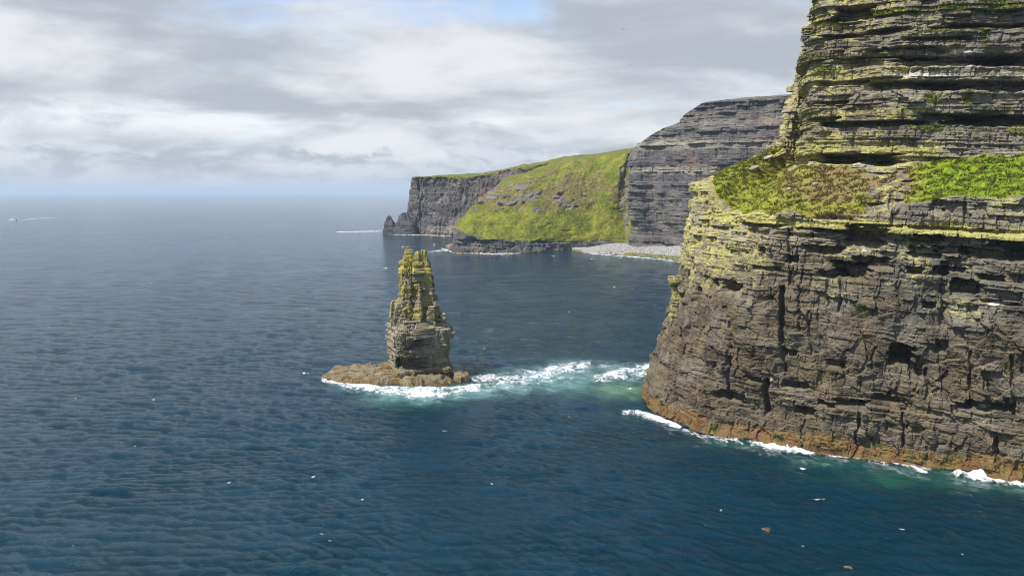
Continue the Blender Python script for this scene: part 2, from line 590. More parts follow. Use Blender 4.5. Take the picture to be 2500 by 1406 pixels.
def grass_material(name, green, lime, brown, S=1.0, bump=0.7, fresh=((0.075, 0.15, 0.006), (0.23, 0.30, 0.012))):
    """attribute 'tone': r = share of dry brown growth, g = bright fresh grass"""
    m, n = material(name)
    pos = n.new('ShaderNodeNewGeometry').outputs['Position']
    tn = n.new('ShaderNodeSeparateColor')
    n.put(tn.inputs[0], n.attr('tone')[0])
    a = n.noise(pos, 0.10 / S, 6, 0.65, 0.5)
    b = n.noise(pos, 0.42 / S, 7, 0.7, 0.5)
    g = n.noise(pos, 2.6 / S, 4, 0.7)
    c = n.mix(n.step(n.math('ADD', b, n.math('MULTIPLY', tn.outputs[1], .25)), 0.38, 0.72), green, lime)
    c = n.mix(tn.outputs[1], c, n.mix(n.step(b, .38, .66), fresh[0], fresh[1]))
    br = n.math('ADD', n.math('MULTIPLY', a, .5), n.math('MULTIPLY', tn.outputs[0], .55))
    c = n.mix(n.step(n.math('ADD', br, n.math('MULTIPLY', n.math('SUBTRACT', b, .5), .5)), 0.42, 0.66, 0.0, 0.9), c, n.mix(n.step(g, .35, .65), brown, tuple(q * 1.7 for q in brown)))
    v = n.math('MULTIPLY_ADD', g, 1.3, 0.35)
    c = n.mix(1.0, c, n.comb(v, v, v), 'MULTIPLY')
    bs = n.new('ShaderNodeBsdfPrincipled')
    n.put(bs.inputs['Base Color'], c)
    bs.inputs['Roughness'].default_value = 0.9
    bs.inputs['Specular IOR Level'].default_value = 0.15
    b1 = n.new('ShaderNodeBump')
    n.put(b1.inputs['Height'], n.math('ADD', g, n.math('MULTIPLY', b, 1.5)))
    b1.inputs['Strength'].default_value = bump
    b1.inputs['Distance'].default_value = 0.5 * S
    n.l.new(b1.outputs[0], bs.inputs['Normal'])
    n.l.new(bs.outputs[0], n.new('ShaderNodeOutputMaterial').inputs[0])
    return m


def plain_material(name, col, rough=0.6, var=0.25, scale=2.0):
    m, n = material(name)
    pos = n.new('ShaderNodeTexCoord').outputs['Object']
    v = n.math('MULTIPLY_ADD', n.noise(pos, scale, 4, .6), var * 2, 1 - var)
    bs = n.new('ShaderNodeBsdfPrincipled')
    n.put(bs.inputs['Base Color'], n.mix(1.0, col, n.comb(v, v, v), 'MULTIPLY'))
    bs.inputs['Roughness'].default_value = rough
    n.l.new(bs.outputs[0], n.new('ShaderNodeOutputMaterial').inputs[0])
    return m


DIP = 0.05
LICHEN = ((0.30, 0.272, 0.066), (0.45, 0.415, 0.145))
M_ROCK = rock_material('bedded_rock', (0.128, 0.100, 0.056), (0.112, 0.108, 0.098), (0.032, 0.028, 0.023), LICHEN, 1.0, DIP)
M_STACK = rock_material('stack_rock', (0.205, 0.170, 0.095), (0.165, 0.16, 0.14), (0.080, 0.072, 0.055), ((0.30, 0.26, 0.035), (0.44, 0.37, 0.06)), 0.8, 0.0)
M_FARROCK = rock_material('far_rock', (0.105, 0.090, 0.078), (0.080, 0.078, 0.084), (0.034, 0.033, 0.038), ((0.20, 0.20, 0.06), (0.28, 0.27, 0.10)), 4.0, 0.0, streak=0.8)
M_GRASS = grass_material('slope_grass', (0.165, 0.160, 0.028), (0.33, 0.30, 0.055), (0.165, 0.115, 0.048))
M_FARGRASS = grass_material('far_grass', (0.100, 0.120, 0.014), (0.23, 0.225, 0.026), (0.120, 0.098, 0.034), 14.0, 0.7, ((0.100, 0.135, 0.012), (0.23, 0.245, 0.020)))

# ------------------------------------------------------------------ the near cliff
def G(px, py):
    return sea_at(px, py)


def lv(p, z):
    return (p[0], p[1], z)


def front_col(bx, by, zl, zu, lower_in, terrace, inw, z5=150, z6=178, z7=206, up_in=(3, 9, 16)):
    """one column of the front face from its waterline pixel: levels sea, tide, mid, ledge, upper foot, upper mid, upper top, brow, plateau"""
    p = np.array(G(bx, by)[:2])
    i = np.array(inw) / np.linalg.norm(inw)
    s = [0, 3.0, lower_in * .45, lower_in, lower_in + terrace]
    s += [s[4] + q for q in up_in] + [s[4] + 90]
    z = [-4, 5, 45, zl, zu, z5, z6, z7, z7 + 6]
    return [(*(p + i * a), b) for a, b in zip(s, z)]


IN = (.62, .79)
cols = []
p_end = np.array(G(2500, 1185)[:2])
far_r = p_end + np.array((.79, -.62)) * 130
mid_r = p_end + np.array((.79, -.62)) * 55
for q, zl, zu in ((far_r, 88, 102), (mid_r, 90, 106)):
    i = np.array(IN)
    s = [0, 3, 5, 11, 38, 41, 47, 54, 130]
    cols.append([(*(q + i * a), b) for a, b in zip(s, (-4, 5, 45, zl, zu, 148, 176, 206, 212))])
cols.append(front_col(2500, 1185, 91.0, 107.5, 11, 29, IN))
cols.append(front_col(2330, 1153, 91.5, 107, 11, 29, IN))
cols.append(front_col(2170, 1131, 88.5, 105, 11, 27, IN))
cols.append(front_col(2040, 1114, 85, 103, 11, 27, IN))
cols.append(front_col(1920, 1093, 85, 104, 11, 30, (.64, .77)))
cols.append(front_col(1800, 1073, 85, 104.5, 12, 34, (.70, .71), up_in=(3, 8, 14)))
g = G(1700, 1055)
cols.append([lv(g, -4), (*(g[:2] + (2.5, 2)), 5), (g[0] + 9, g[1] + 8, 45), at(1772, 525, 301), at(1955, 405, 343), at(1974, 200, 349), at(1998, 65, 353), at(2036, 8, 358), (235, 430, 205)])
g = G(1630, 1026)
cols.append([lv(g, -4), (*(g[:2] + (3, 1.5)), 5), (g[0] + 12, g[1] + 8, 45), at(1722, 470, 311), at(1914, 372, 344), at(1957, 200, 352), at(1988, 60, 357), at(2022, 6, 362), (222, 440, 200)])
g = G(1582, 1000)
cols.append([lv(g, -4), (*(g[:2] + (3, 0)), 5), at(1674, 720, 323), at(1705, 455, 322), at(1898, 362, 346), at(1948, 200, 357), at(1980, 60, 362), at(2012, 8, 367), (212, 450, 198)])
cols.append([(62, 345, -4), (65, 345, 5), (80, 344, 45), (84, 340, 97), (126, 356, 114), (143, 366, 150), (152, 371, 176), (161, 376, 184), (200, 460, 196)])
cols.append([(75, 385, -4), (78, 385, 5), (88, 382, 45), (98, 378, 96), (134, 378, 114), (146, 382, 150), (154, 388, 176), (160, 392, 190), (215, 470, 196)])
cols.append([(110, 440, -4), (113, 439, 5), (122, 434, 45), (134, 426, 96), (156, 412, 114), (166, 410, 150), (174, 414, 176), (180, 418, 194), (240, 480, 198)])
cols.append([(190, 510, -4), (192, 508, 5), (196, 500, 45), (204, 490, 96), (214, 470, 114), (220, 462, 150), (226, 460, 176), (232, 460, 196), (300, 500, 200)])
cols = cols[::-1]
ROWS = [26, 150, 160, 120, 190, 130, 100, 12]
B, N, u, lev, tu = loft(cols, 0.32, ROWS, ref=2, dense=(3.3, 12.2), coarse=8.0)
N = -N if (N[100, len(u) // 2] @ np.array([-1, -1, 0])) < 0 else N
U = np.broadcast_to(u[None, :], B.shape[:2])
LEV = np.broadcast_to(lev[:, None], B.shape[:2])
bedc = B[..., 2] + DIP * (B[..., 0] - 60)
PX, PY = project(B)
beds = Beds(-8, 240, 1.6, 6.5, 21)

# where the terrace carries soil and grass
lim_lo = 3.0 + 0.10 * perlin(U / 9, 0.5, 3)
slope = sst(0, 0.10, LEV - lim_lo) * sst(0, .08, 4.0 - 0.05 + 0.10 * perlin(U / 7, 1.5, 3) - LEV)
# between the bank and the meadow the terrace is steep broken rock
rockgap = np.exp(-(((PX - 2170) / 62) ** 4)) * sst(2.9, 3.05, LEV) * (0.55 + 0.6 * sst(-.2, .3, perlin(U / 4, bedc / 3, 9)))
slope = np.clip(slope * (1 - 0.9 * np.clip(rockgap, 0, 1)), 0, 1)
slope = slope * np.where(tu[None, :] > 3.0, np.maximum(sst(3.22, 3.42, LEV + .08 * perlin(U / 3, LEV * 8, 2.7)), sst(1725, 1765, PX)), 1.0)      # a bare rock horn at the tip of the spur
upper = sst(3.9, 4.1, LEV)
front = sst(0.15, 0.9, LEV)

# fewer facets and stronger beds towards the top of the lower face and on the upper one
lowmass = (1 - sst(50, 70, bedc + 9 * perlin(U / 22, .5, 2.2))) * sst(.3, .6, LEV + .25 * perlin(U / 11, bedc / 9, 4.2)) * (1 - .75 * np.exp(-((bedc - 21 - 5 * perlin(U / 30, .5, 7.2)) / 4.5) ** 2))
up2 = sst(3.4, 3.6, LEV)
disp = rock_disp(U, bedc, beds, 9, 1.0, massive=lowmass, bed=0.22 * lowmass + (1 - lowmass) * (1.05 + .45 * up2), face=.85 * lowmass + .6 * (1 - lowmass), block=.38 * lowmass + (1 - lowmass) * (1.0 - .35 * up2))
disp *= 0.35 + 0.65 * front


def find(px, py, lo=0, hi=9):
    w_ = np.where((LEV >= lo) & (LEV <= hi) & (tu[None, :] > 3.6), 0, 1e9)
    k = np.argmin((PX - px) ** 2 + (PY - py) ** 2 + w_)
    r, c_ = np.unravel_index(k, PX.shape)
    return u[c_], bedc[r, c_], r, c_


# overhangs, hollows and clefts measured from the place: px, py, half width px, half height px, depth m
HOLLOWS = [
    (2200, 862, 26, 26, 6.0), (2235, 905, 14, 20, 2.5), (2110, 578, 45, 26, 4.0), (2075, 660, 40, 20, 3.5), (2130, 640, 40, 14, 2.5),
    (2265, 582, 32, 11, 3.5), (2460, 596, 42, 9, 3.5), (2260, 615, 35, 14, 3.5), (2330, 612, 30, 9, 2.5), (2420, 620, 60, 12, 3.5), (2490, 620, 30, 14, 3.0),
    (2360, 700, 30, 20, 4.0), (2235, 660, 16, 9, 2.5), (2295, 660, 18, 11, 3), (2340, 660, 20, 6, 2), (2420, 680, 28, 9, 2.5), (2430, 738, 40, 5, 1.6), (2270, 745, 14, 8, 2),
    (1785, 700, 30, 14, 3.0), (1745, 688, 16, 8, 2), (1935, 632, 14, 9, 2), (2035, 670, 30, 9, 3), (1965, 1000, 22, 10, 2.0), (1775, 968, 40, 12, 2.2), (1840, 925, 20, 8, 1.6),
    (1940, 940, 26, 10, 2.2), (2080, 985, 36, 9, 2.4), (2020, 985, 22, 7, 2.0), (2390, 990, 26, 12, 2.6), (2350, 992, 16, 8, 2.2), (2450, 995, 24, 10, 2.6), (2170, 975, 30, 8, 1.8),
    (2075, 386, 105, 11, 6.0), (2030, 390, 40, 9, 2.5), (2160, 398, 30, 7, 2.5),
    (2110, 300, 120, 6, 2.6), (2330, 285, 70, 8, 2.8), (2430, 292, 80, 13, 4.5), (2000, 290, 50, 6, 2.4), (1960, 232, 30, 6, 2.6),
    (2250, 208, 100, 9, 3.0), (2400, 208, 120, 11, 3.2), (2050, 205, 60, 5, 1.8), (2020, 250, 50, 4, 1.5),
    (2220, 125, 70, 12, 3.0), (2330, 145, 120, 13, 3.4), (2460, 148, 60, 12, 2.6), (2060, 92, 60, 6, 2.0), (2160, 75, 60, 5, 1.6), (2420, 62, 110, 7, 2.6), (2280, 96, 70, 5, 2.0),
    (1968, 88, 12, 16, 2.6), (2080, 35, 45, 14, 2.6), (2010, 25, 40, 8, 2.0), (2160, 22, 50, 12, 2.4),
    (2220, 450, 18, 10, 2.0), (2110, 505, 40, 12, 1.6), (2290, 500, 16, 16, 1.4), (2010, 610, 40, 10, 1.8), (1860, 610, 10, 8, 1.6), (1870, 655, 30, 5, 1.5), (1700, 720, 12, 20, 1.4),
    (1990, 560, 50, 4, 1.6), (1850, 548, 60, 4, 1.4), (2300, 845, 14, 16, 1.4), (2040, 890, 20, 10, 1.6), (1930, 860, 16, 8, 1.5), (2330, 560, 170, 5, 2.2),
]
for hx, hy, hw, hh, dep in HOLLOWS:
    u0, b0, r, c_ = find(hx, hy)
    mpp = B[r, c_, 1] / FPX                                  # metres per pixel there
    du, db = hw * mpp * 1.12, hh * mpp
    j0, j1 = np.searchsorted(u, (u0 - du * 1.7 - 1, u0 + du * 1.7 + 1))
    W_ = (slice(max(0, r - 260), r + 260), slice(j0, j1))
    uu = np.abs(U[W_] - u0) / du + 0.35 * perlin(U[W_] / (du * .5 + .5), bedc[W_] / 1.5, hx % 13)
    vv = (bedc[W_] - b0) / db + 0.25 * perlin(U[W_] / 2.2, 0.3, hy % 11)
    m = (1 - sst(0.72, 1.05, uu)) * np.where(vv > 0, 1 - sst(0.90, 1.0, vv), 1 - sst(0.45, 1.5, -vv))
    m *= (np.abs(LEV[W_] - LEV[r, c_]) < 0.9)
    disp[W_] -= 2.2 * dep * m
jr = np.random.default_rng(44)
for _ in range(46):
    uc0 = jr.uniform(u[0] + 60, u[-1] - 60)
    b_top, ln_, wd, dep = jr.uniform(14, 80), jr.uniform(7, 26), jr.uniform(.22, .5), jr.uniform(.7, 1.7)
    j0, j1 = np.searchsorted(u, (uc0 - 4, uc0 + 4))
    W_ = (LEV[:, 0] < 3.0, slice(j0, j1))
    bw = bedc[W_]
    uc = uc0 + 1.0 * perlin(bw / 7, 0.5, uc0 % 19) + .3 * np.round(perlin(bw / 2, .5, uc0 % 7) * 3)
    side = np.where(U[W_] > uc, 0.5, 0.0) * np.exp(-np.abs(U[W_] - uc) / 1.6)
    inb = sst(b_top - ln_ - 2, b_top - ln_, bw) * (1 - sst(b_top - .4, b_top, bw))
    disp[W_] -= inb * (dep * np.exp(-((U[W_] - uc) / wd) ** 2) + dep * side * .6)
# upright clefts: px, py top, py bottom, width m, depth m, lean px
CLEFTS = [(1908, 700, 870, .9, 3.4, 6), (1872, 925, 1010, .9, 3.0, -4), (2100, 985, 1040, .6, 1.6, 0), (2470, 870, 1010, .5, 1.5, 4), (2370, 860, 990, .5, 1.4, 0),
          (2055, 640, 760, .6, 1.5, -6), (2310, 640, 800, 1.2, 1.6, -6), (1735, 458, 520, .8, 1.6, 4), (1975, 760, 860, .5, 1.2, 6), (1830, 560, 660, .5, 1.2, 0), (1925, 560, 700, .5, 1.3, 3),
          (2180, 470, 545, .7, 1.4, 2), (2360, 480, 550, .6, 1.2, 0), (2430, 1060, 1150, .5, 1.3, 3), (2205, 1000, 1090, .5, 1.2, 0), (1720, 560, 640, .5, 1.2, 2), (1780, 880, 960, .5, 1.3, -5), (2260, 900, 960, .6, 1.6, 5)]
for hx, y0, y1, wd, dep, lean in CLEFTS:
    ua, ba, r, c_ = find(hx, y0)
    ub, bb, r2, c2 = find(hx + lean, y1)
    j0, j1 = np.searchsorted(u, (min(ua, ub) - 6, max(ua, ub) + 6))
    W_ = (slice(None), slice(j0, j1))
    bw = bedc[W_]
    t = np.clip((ba - bw) / (ba - bb + 1e-6), 0, 1)
    uc = ua + (ub - ua) * t + 0.6 * perlin(bw / 4, 0.5, hx % 17)
    inb = sst(bb - 2, bb + 1, bw) * (1 - sst(ba - .5, ba + .7, bw)) * (np.abs(LEV[W_] - LEV[r, c_]) < 1.2)
    disp[W_] -= 1.5 * dep * inb * np.exp(-((U[W_] - uc) / wd) ** 4)

ledge = sst(1960, 2060, PX) * (LEV < 3.2)
disp += ledge * (1.5 * sst(82.6, 82.8, bedc) * (1 - sst(85.6, 86.0, bedc)) - 1.6 * sst(78.6, 79.6, bedc) * (1 - sst(82.3, 82.5, bedc)) * sst(-.25, .15, perlin(U / 9, bedc / 30, 8.8)))
nz = 0.9 * fbm(U / 7, LEV * 6, 4.4, 4) + 0.5 * fbm(U / 1.6, LEV * 26, 2.4, 3)
plate = sst(7.02, 7.2, LEV)
V = B + N * (disp * (1 - slope) * (1 - plate))[..., None]
V[..., 2] += slope * nz + plate * nz
V[..., :2] += (N * (slope * 0.8 * fbm(U / 5, bedc / 5, 7.7, 3))[..., None])[..., :2]

# masks
kx = perlin(U / 14, bedc / 9, 31.0)
left = 1 - sst(1640, 1990, PX + 160 * kx)
ledge_band = np.exp(-((bedc - 84.3) / 2.0) ** 4)
yel = np.exp(-((bedc - 111.5) / 5.0) ** 2) * (1 - .5 * sst(2150, 2400, PX)) + .55 * np.exp(-((bedc - 141) / 6) ** 2) * (1 - .5 * sst(2200, 2400, PX)) + .45 * np.exp(-((bedc - 126) / 3.0) ** 2) * (1 - sst(2250, 2450, PX))
lichen = np.where(LEV > 3.5, 0.48 + 0.42 * yel + 0.30 * left * sst(0, 1, 1 - sst(1930, 2060, PX)) + 0.22 * kx + .10 * sst(150, 165, bedc) - .22 * sst(2150, 2420, PX),
                  0.27 * left * sst(28, 62, bedc) + 0.55 * ledge_band * sst(1700, 1800, PX) + 0.36 * sst(40, 72, bedc) + 0.10 + 0.30 * kx)
moss = np.zeros_like(lichen) - 0.1
for mx, my, mw, mh, a in [(1800, 605, 40, 18, .8), (2085, 690, 10, 40, .6), (2100, 760, 40, 28, .7), (2180, 720, 26, 30, .5), (2185, 775, 14, 24, .5), (1790, 805, 16, 22, .6), (2455, 895, 14, 22, .7), (2300, 640, 22, 8, .5),
                          (2280, 240, 30, 18, 1.0), (2360, 240, 14, 24, 1.0), (2270, 312, 66, 13, 1.0), (2440, 270, 60, 10, .6), (2400, 90, 14, 30, .9), (1990, 140, 40, 16, .7), (2020, 170, 40, 8, .7), (2030, 62, 50, 7, .9),
                          (2200, 30, 120, 9, 1.0), (2330, 22, 60, 12, 1.0), (2440, 15, 70, 14, 1.0), (1985, 12, 26, 20, 1.0), (2300, 80, 90, 7, .6), (2480, 320, 30, 14, .9), (2400, 318, 50, 8, .6),
                          (1885, 690, 14, 16, .4), (2380, 440, 5, 5, 0), (1880, 860, 10, 12, .4), (2380, 548, 120, 6, .8), (2210, 830, 12, 14, .4), (2440, 1130, 18, 20, .5), (2370, 560, 60, 5, .6), (1830, 760, 20, 14, .4), (2260, 1120, 40, 20, .4)]:
    r_ = ((PX - mx) / mw) ** 2 + ((PY - my) / mh) ** 2
    moss = np.maximum(moss, a * 0.55 * np.exp(-r_ ** 1.5))
moss += 0.05 * kx + .08 * upper + .22 * np.exp(-((LEV - 3.45) / .5) ** 4)
guano = np.zeros_like(lichen) - 0.05
for mx, my, mw, mh, a in [(2330, 130, 90, 12, .55), (2360, 155, 110, 10, .65), (2250, 185, 130, 14, .6), (2450, 190, 60, 16, .5), (2040, 210, 30, 6, .7), (2440, 741, 36, 5, .8), (2110, 610, 16, 12, .5), (2400, 1000, 26, 6, .6),
                          (1870, 925, 36, 6, .6), (1810, 968, 26, 10, .45), (2140, 395, 60, 8, .5), (2150, 345, 160, 16, .35), (2135, 860, 8, 16, .4), (2310, 880, 8, 16, .4), (2420, 350, 80, 14, .35), (2120, 400, 70, 12, .5), (2395, 1030, 30, 6, .4)]:
    r_ = ((PX - mx) / mw) ** 2 + ((PY - my) / mh) ** 2
    guano = np.maximum(guano, 1.3 * a * np.exp(-r_ ** 1.5))
weed = (1 - sst(2.0, 12.5 + 6.5 * fbm(U / 12, 0.7, 51.0, 3) , B[..., 2])) * 0.85
mask = np.stack([lichen, moss, guano, weed], -1).reshape(-1, 4)
grey = np.clip(0.30 + 0.60 * sst(1980, 2250, PX + 140 * kx) * sst(40, 60, bedc) + 0.4 * kx + 0.1 * upper, 0, 1)
pale = (1 - .85 * np.exp(-((LEV - 3.45) / .5) ** 4)) * np.clip(np.where(LEV > 3.5, 0.25 + .45 * np.exp(-((bedc - 138) / 7) ** 2) + .4 * np.exp(-((bedc - 108) / 7) ** 2) + 0.35 * left, 0.30 * sst(72, 80, bedc) + 0.65 * left * sst(45, 75, bedc) + 0.1 * sst(45, 60, bedc)) + .25 * kx, 0, 1)
tone = np.stack([grey, pale, np.zeros_like(grey), np.ones_like(grey)], -1).reshape(-1, 4)
meadow = sst(2200, 2290, PX)
dry = np.clip(0.34 + 0.35 * sst(1850, 2000, PX) * (1 - meadow) - 0.45 * meadow - .45 * np.exp(-((LEV - 3.15) / .12) ** 2) * sst(1780, 1850, PX) - 0.5 * (1 - sst(1800, 1950, PX)) + .25 * kx, 0, 1)
gtone = np.stack([dry, np.clip(meadow * .8 + .12 + .35 * (1 - sst(1760, 1930, PX)), 0, 1), np.zeros_like(dry), np.ones_like(dry)], -1).reshape(-1, 4)

cliff = thing('sea_cliff', 'tall layered rock cliff in two tiers with a grassy terrace, lit beside the open sea', 'cliff', tuple(G(1800, 1073)[:2]) + (0,))
nr, nc = B.shape[:2]
F = grid_faces(nr, nc)
fa = V.reshape(-1, 3)
e1 = fa[F[:, 1]] - fa[F[:, 0]]
e2 = fa[F[:, 3]] - fa[F[:, 0]]
nn = np.cross(e1, e2)
if nn[(nr // 2) * (nc - 1) + nc // 2][1] > 0:
    F = F[:, ::-1]
sl_f = slope.reshape(-1)[F].mean(1)
lev_f = LEV.reshape(-1)[F].mean(1)
px_f = PX.reshape(-1)[F].mean(1)
tu_f = np.broadcast_to(tu[None, :], PX.shape).reshape(-1)[F].mean(1)
bed_f = np.searchsorted(beds.major, bedc.reshape(-1)[F].mean(1))
cls = bed_f + np.where(lev_f > 3.5, 1000, 0)
cls = np.where(sl_f > .5, np.where(px_f > 2190, 5001, 5000), cls)
cls = np.where(lev_f > 7.05, 5002, cls)


def near_table(v):
    if v == 5000:
        return ('grass_bank', M_GRASS, True, 'dry brown and green grass bank on the terrace spur')
    if v == 5001:
        return ('meadow', M_GRASS, True, 'bright green meadow on the terrace ledge')
    if v == 5002:
        return ('plateau_grass', M_GRASS, True)
    return ('rock_bed', M_ROCK, False)


fl = V.reshape(-1, 3)
cls, piece = tidy((nr - 1, nc - 1), F, cls)
is_g = cls >= 5000
at_rock = {'mask': mask, 'tone': tone}
tiers = {}
for nm in ('lower_tier', 'terrace', 'upper_tier'):
    tiers[nm] = link(nm, None, cliff)
    tiers[nm].empty_display_size = 1
# parts hang under their tier; each tier sits at the cliff's own origin
ORIGIN = np.array(cliff.location)
lo_ = ~is_g & (cls < 1000)
up_ = ~is_g & (cls >= 1000)
emit(tiers['lower_tier'], fl, F[lo_], (cls[lo_], piece[lo_]), near_table, at_rock, ORIGIN)
emit(tiers['upper_tier'], fl, F[up_], (cls[up_], piece[up_]), near_table, at_rock, ORIGIN)
te_ = is_g & (cls != 5002)
emit(tiers['terrace'], fl, F[te_], (cls[te_], piece[te_]), near_table, {'tone': gtone}, ORIGIN)
pl_ = cls == 5002
emit(tiers['upper_tier'], fl, F[pl_], (cls[pl_], piece[pl_]), near_table, {'tone': gtone}, ORIGIN)


# grass tufts on bank and meadow, and on the mossy ledges
def tufts(name, parent, P0, dryness, hmin, hmax, mat, blades=6, label=None):
    n = len(P0)
    k = blades
    a = RNG.uniform(0, 2 * np.pi, (n, k))
    h = RNG.uniform(hmin, hmax, (n, k))
    lean = RNG.uniform(.15, .8, (n, k)) * h
    wd = RNG.uniform(.10, .22, (n, k))
    ca, sa = np.cos(a), np.sin(a)
    base = P0[:, None, :] + np.stack([ca * .15, sa * .15, np.zeros_like(a) - .1], -1)
    tip = base + np.stack([ca * lean, sa * lean, h], -1)
    w_ = np.stack([-sa * wd, ca * wd, np.zeros_like(a)], -1)
    Vt = np.stack([base - w_, base + w_, tip], 2).reshape(-1, 3)
    Ft = np.arange(len(Vt)).reshape(-1, 3)
    T = np.repeat(np.stack([dryness, np.clip(.85 - dryness, 0, 1) * RNG.random(n), np.zeros(n), np.ones(n)], -1), k * 3, 0)
    o = link(name, mesh_from(name, Vt - ORIGIN, Ft, {'tone': T}), parent, mat)
    o['kind'] = 'stuff'
    if label:
        o['label'] = label
    return o


gi = np.where(is_g & (lev_f < 4.2) & (tu_f > 3.2))[0]
pick = RNG.choice(gi, 34000)
P0 = fl[F[pick]].mean(1)
keep = perlin(P0[:, 0] / 3.2, P0[:, 1] / 3.2 + P0[:, 2] / 2.5, 5.5) + RNG.normal(0, .25, len(P0)) > .12
pick, P0 = pick[keep], P0[keep]
tufts('grass_tufts', tiers['terrace'], P0, np.clip(gtone[F[pick, 0], 0] + RNG.normal(0, .2, len(pick)), 0, 1), .35, 1.1, M_GRASS)
mi = np.where((moss.reshape(-1)[F].mean(1) > .28) & ~is_g & (tu_f > 3.2))[0]
pick = RNG.choice(mi, min(5000, len(mi)))
tufts('ledge_plants', cliff, fl[F[pick]].mean(1), RNG.uniform(.1, .5, len(pick)), .3, .8, M_GRASS)

# ------------------------------------------------------------------ rock columns (sea stacks, pinnacles)
def column(name, parent, prof, beds_, seed, mat, res=.3, amp=1.0, S=.6, bed=1.0, face=.8, block=.8, power=3.2, hollow=(), masks=None, cap=5, rot=0.0, fine=1.0):
    """prof: rows of (z, cx, cy, half width, half depth) from the foot up"""
    prof = np.array(prof, float)
    z = np.linspace(prof[0, 0], prof[-1, 0], max(6, int((prof[-1, 0] - prof[0, 0]) / res)))
    q = np.stack([np.interp(z, prof[:, 0], prof[:, k]) for k in range(1, 5)], -1)
    per = 4 * (prof[:, 3].max() + prof[:, 4].max())
    nt = max(24, int(per / res))
    th = np.linspace(0, 2 * np.pi, nt, endpoint=False)
    cx_, sx_ = np.cos(th), np.sin(th)
    ex = np.sign(cx_) * np.abs(cx_) ** (2 / power)
    ey = np.sign(sx_) * np.abs(sx_) ** (2 / power)
    sx = q[:, 2:3] * ex[None]
    sy = q[:, 3:4] * ey[None]
    if rot:                                                 # turn the plan, keep the width as seen from the front
        cr, sr = math.cos(rot), math.sin(rot)
        sx, sy = sx * cr - sy * sr, sx * sr + sy * cr
        sx *= q[:, 2:3] / sx.max(1, keepdims=True)
        ex, ey = ex * cr - ey * sr, ex * sr + ey * cr
    X, Y = sx + q[:, 0:1], sy + q[:, 1:2]
    Z = np.broadcast_to(z[:, None], X.shape).copy()
    s = np.concatenate([[0], np.cumsum(np.hypot(np.diff(ex * q[0, 2]), np.diff(ey * q[0, 3])))])
    Uc = np.broadcast_to(s[None], X.shape)
    # blend the seam behind
    roll = np.roll(Uc, nt // 4, axis=1)
    d = rock_disp(Uc - Uc[:, :1] + 40, Z + 0 * Uc, beds_, seed, S, bed=bed, face=face, block=block, fine=fine)
    d2 = rock_disp(Uc + s[-1] + 40, Z + 0 * Uc, beds_, seed, S, bed=bed, face=face, block=block, fine=fine)
    wgt = sst(0.0, 0.12, th / (2 * np.pi))[None]
    d = d * wgt + d2 * (1 - wgt)
    d = (d - d.mean()) * amp
    lim = 0.7 * np.minimum(q[:, 2], q[:, 3])[:, None]
    d = np.clip(d, -lim, lim)
    for hx, hy, hw, hh, dep in hollow:
        # a hollow in the side that faces -Y, given in metres x and z
        m_ = (1 - sst(.75, 1.02, np.abs(X - hx) / hw + .45 * fbm(X / 3, Z / 2, 3.3, 3))) * np.where(Z > hy, 1 - sst(.9, 1.02, (Z - hy) / hh), 1 - sst(.8, 1.1, (hy - Z) / hh)) * (ey[None] < -.15)
        Y = Y + dep * m_
    L_ = np.hypot(ex / 1.0, ey / 1.0)
    X = X + d * ex / L_
    Y = Y + d * ey / L_
    rows_ = [np.stack([X, Y, Z], -1)]
    topc = np.array([X[-1].mean(), Y[-1].mean()])
    for i in range(1, cap + 1):
        f = 1 - i / (cap + .3)
        r = rows_[0][-1].copy()
        r[:, :2] = topc + (r[:, :2] - topc) * f
        r[:, 2] += .35 * S * (1 - f) * 2 + .5 * S * perlin(r[:, 0] / (1.6 * S), r[:, 1] / (1.6 * S), seed + .5)
        rows_.append(r[None])
    Vg = np.concatenate(rows_, 0)
    Fg = grid_faces(Vg.shape[0], nt, close=True)
    last = np.arange(nt) + (Vg.shape[0] - 1) * nt
    cidx = Vg.shape[0] * nt
    Vf = np.concatenate([Vg.reshape(-1, 3), [Vg[-1].mean(0)]])
    capf = np.stack([last, np.roll(last, -1), np.full(nt, cidx), np.full(nt, cidx)], -1)
    A, T = masks(Vf)
    me = mesh_from(name, Vf - np.array(parent.location), Fg, {'mask': A, 'tone': T}, False)
    o = link(name, me, parent, mat)
    return o


# the lone stack
DS = 370.0
sbed = Beds(-6, 90, .9, 3.2, 77, (.25, .8))


def stack_masks(V):
    x, y, z = V.T
    k = perlin(x / 6, z / 6, 12.0)
    li = 0.50 * sst(22, 36, z) + .10 * sst(5, 12, z) + .28 * k + .14 * sst(40, 64, z)
    mo = -.1 + .12 * k + .10 * sst(30, 40, z)
    gu = .50 * np.exp(-((z - 22) / 8) ** 2) * (1 - sst(-56, -46, x + 5 * k)) + .26 * np.exp(-((z - 28.5) / 2.0) ** 2) * sst(-.3, .3, k) + .30 * np.exp(-((z - 27) / 3) ** 2) * sst(-40, -35, x) - .02
    we = (1 - sst(2.5, 8.5 + 2 * k, z)) * .9
    A = np.stack([li, mo, gu, we], -1)
    T = np.stack([np.clip(.35 + k - .3 * sst(24, 34, z), 0, 1), .35 * sst(15, 30, z) + .2 * k.clip(0), 0 * z, 0 * z + 1], -1)
    return A, T


def sprof(rows_, d, depth_scale=.8, dmin=0, dc=0):
    out = []
    for y_, xl, xr in rows_[::1]:
        a, b = at(xl, y_, d), at(xr, y_, d)
        hw = (b[0] - a[0]) / 2
        out.append(((a[2] + b[2]) / 2, (a[0] + b[0]) / 2, d + dc, hw, max(dmin, hw * depth_scale)))
    return out


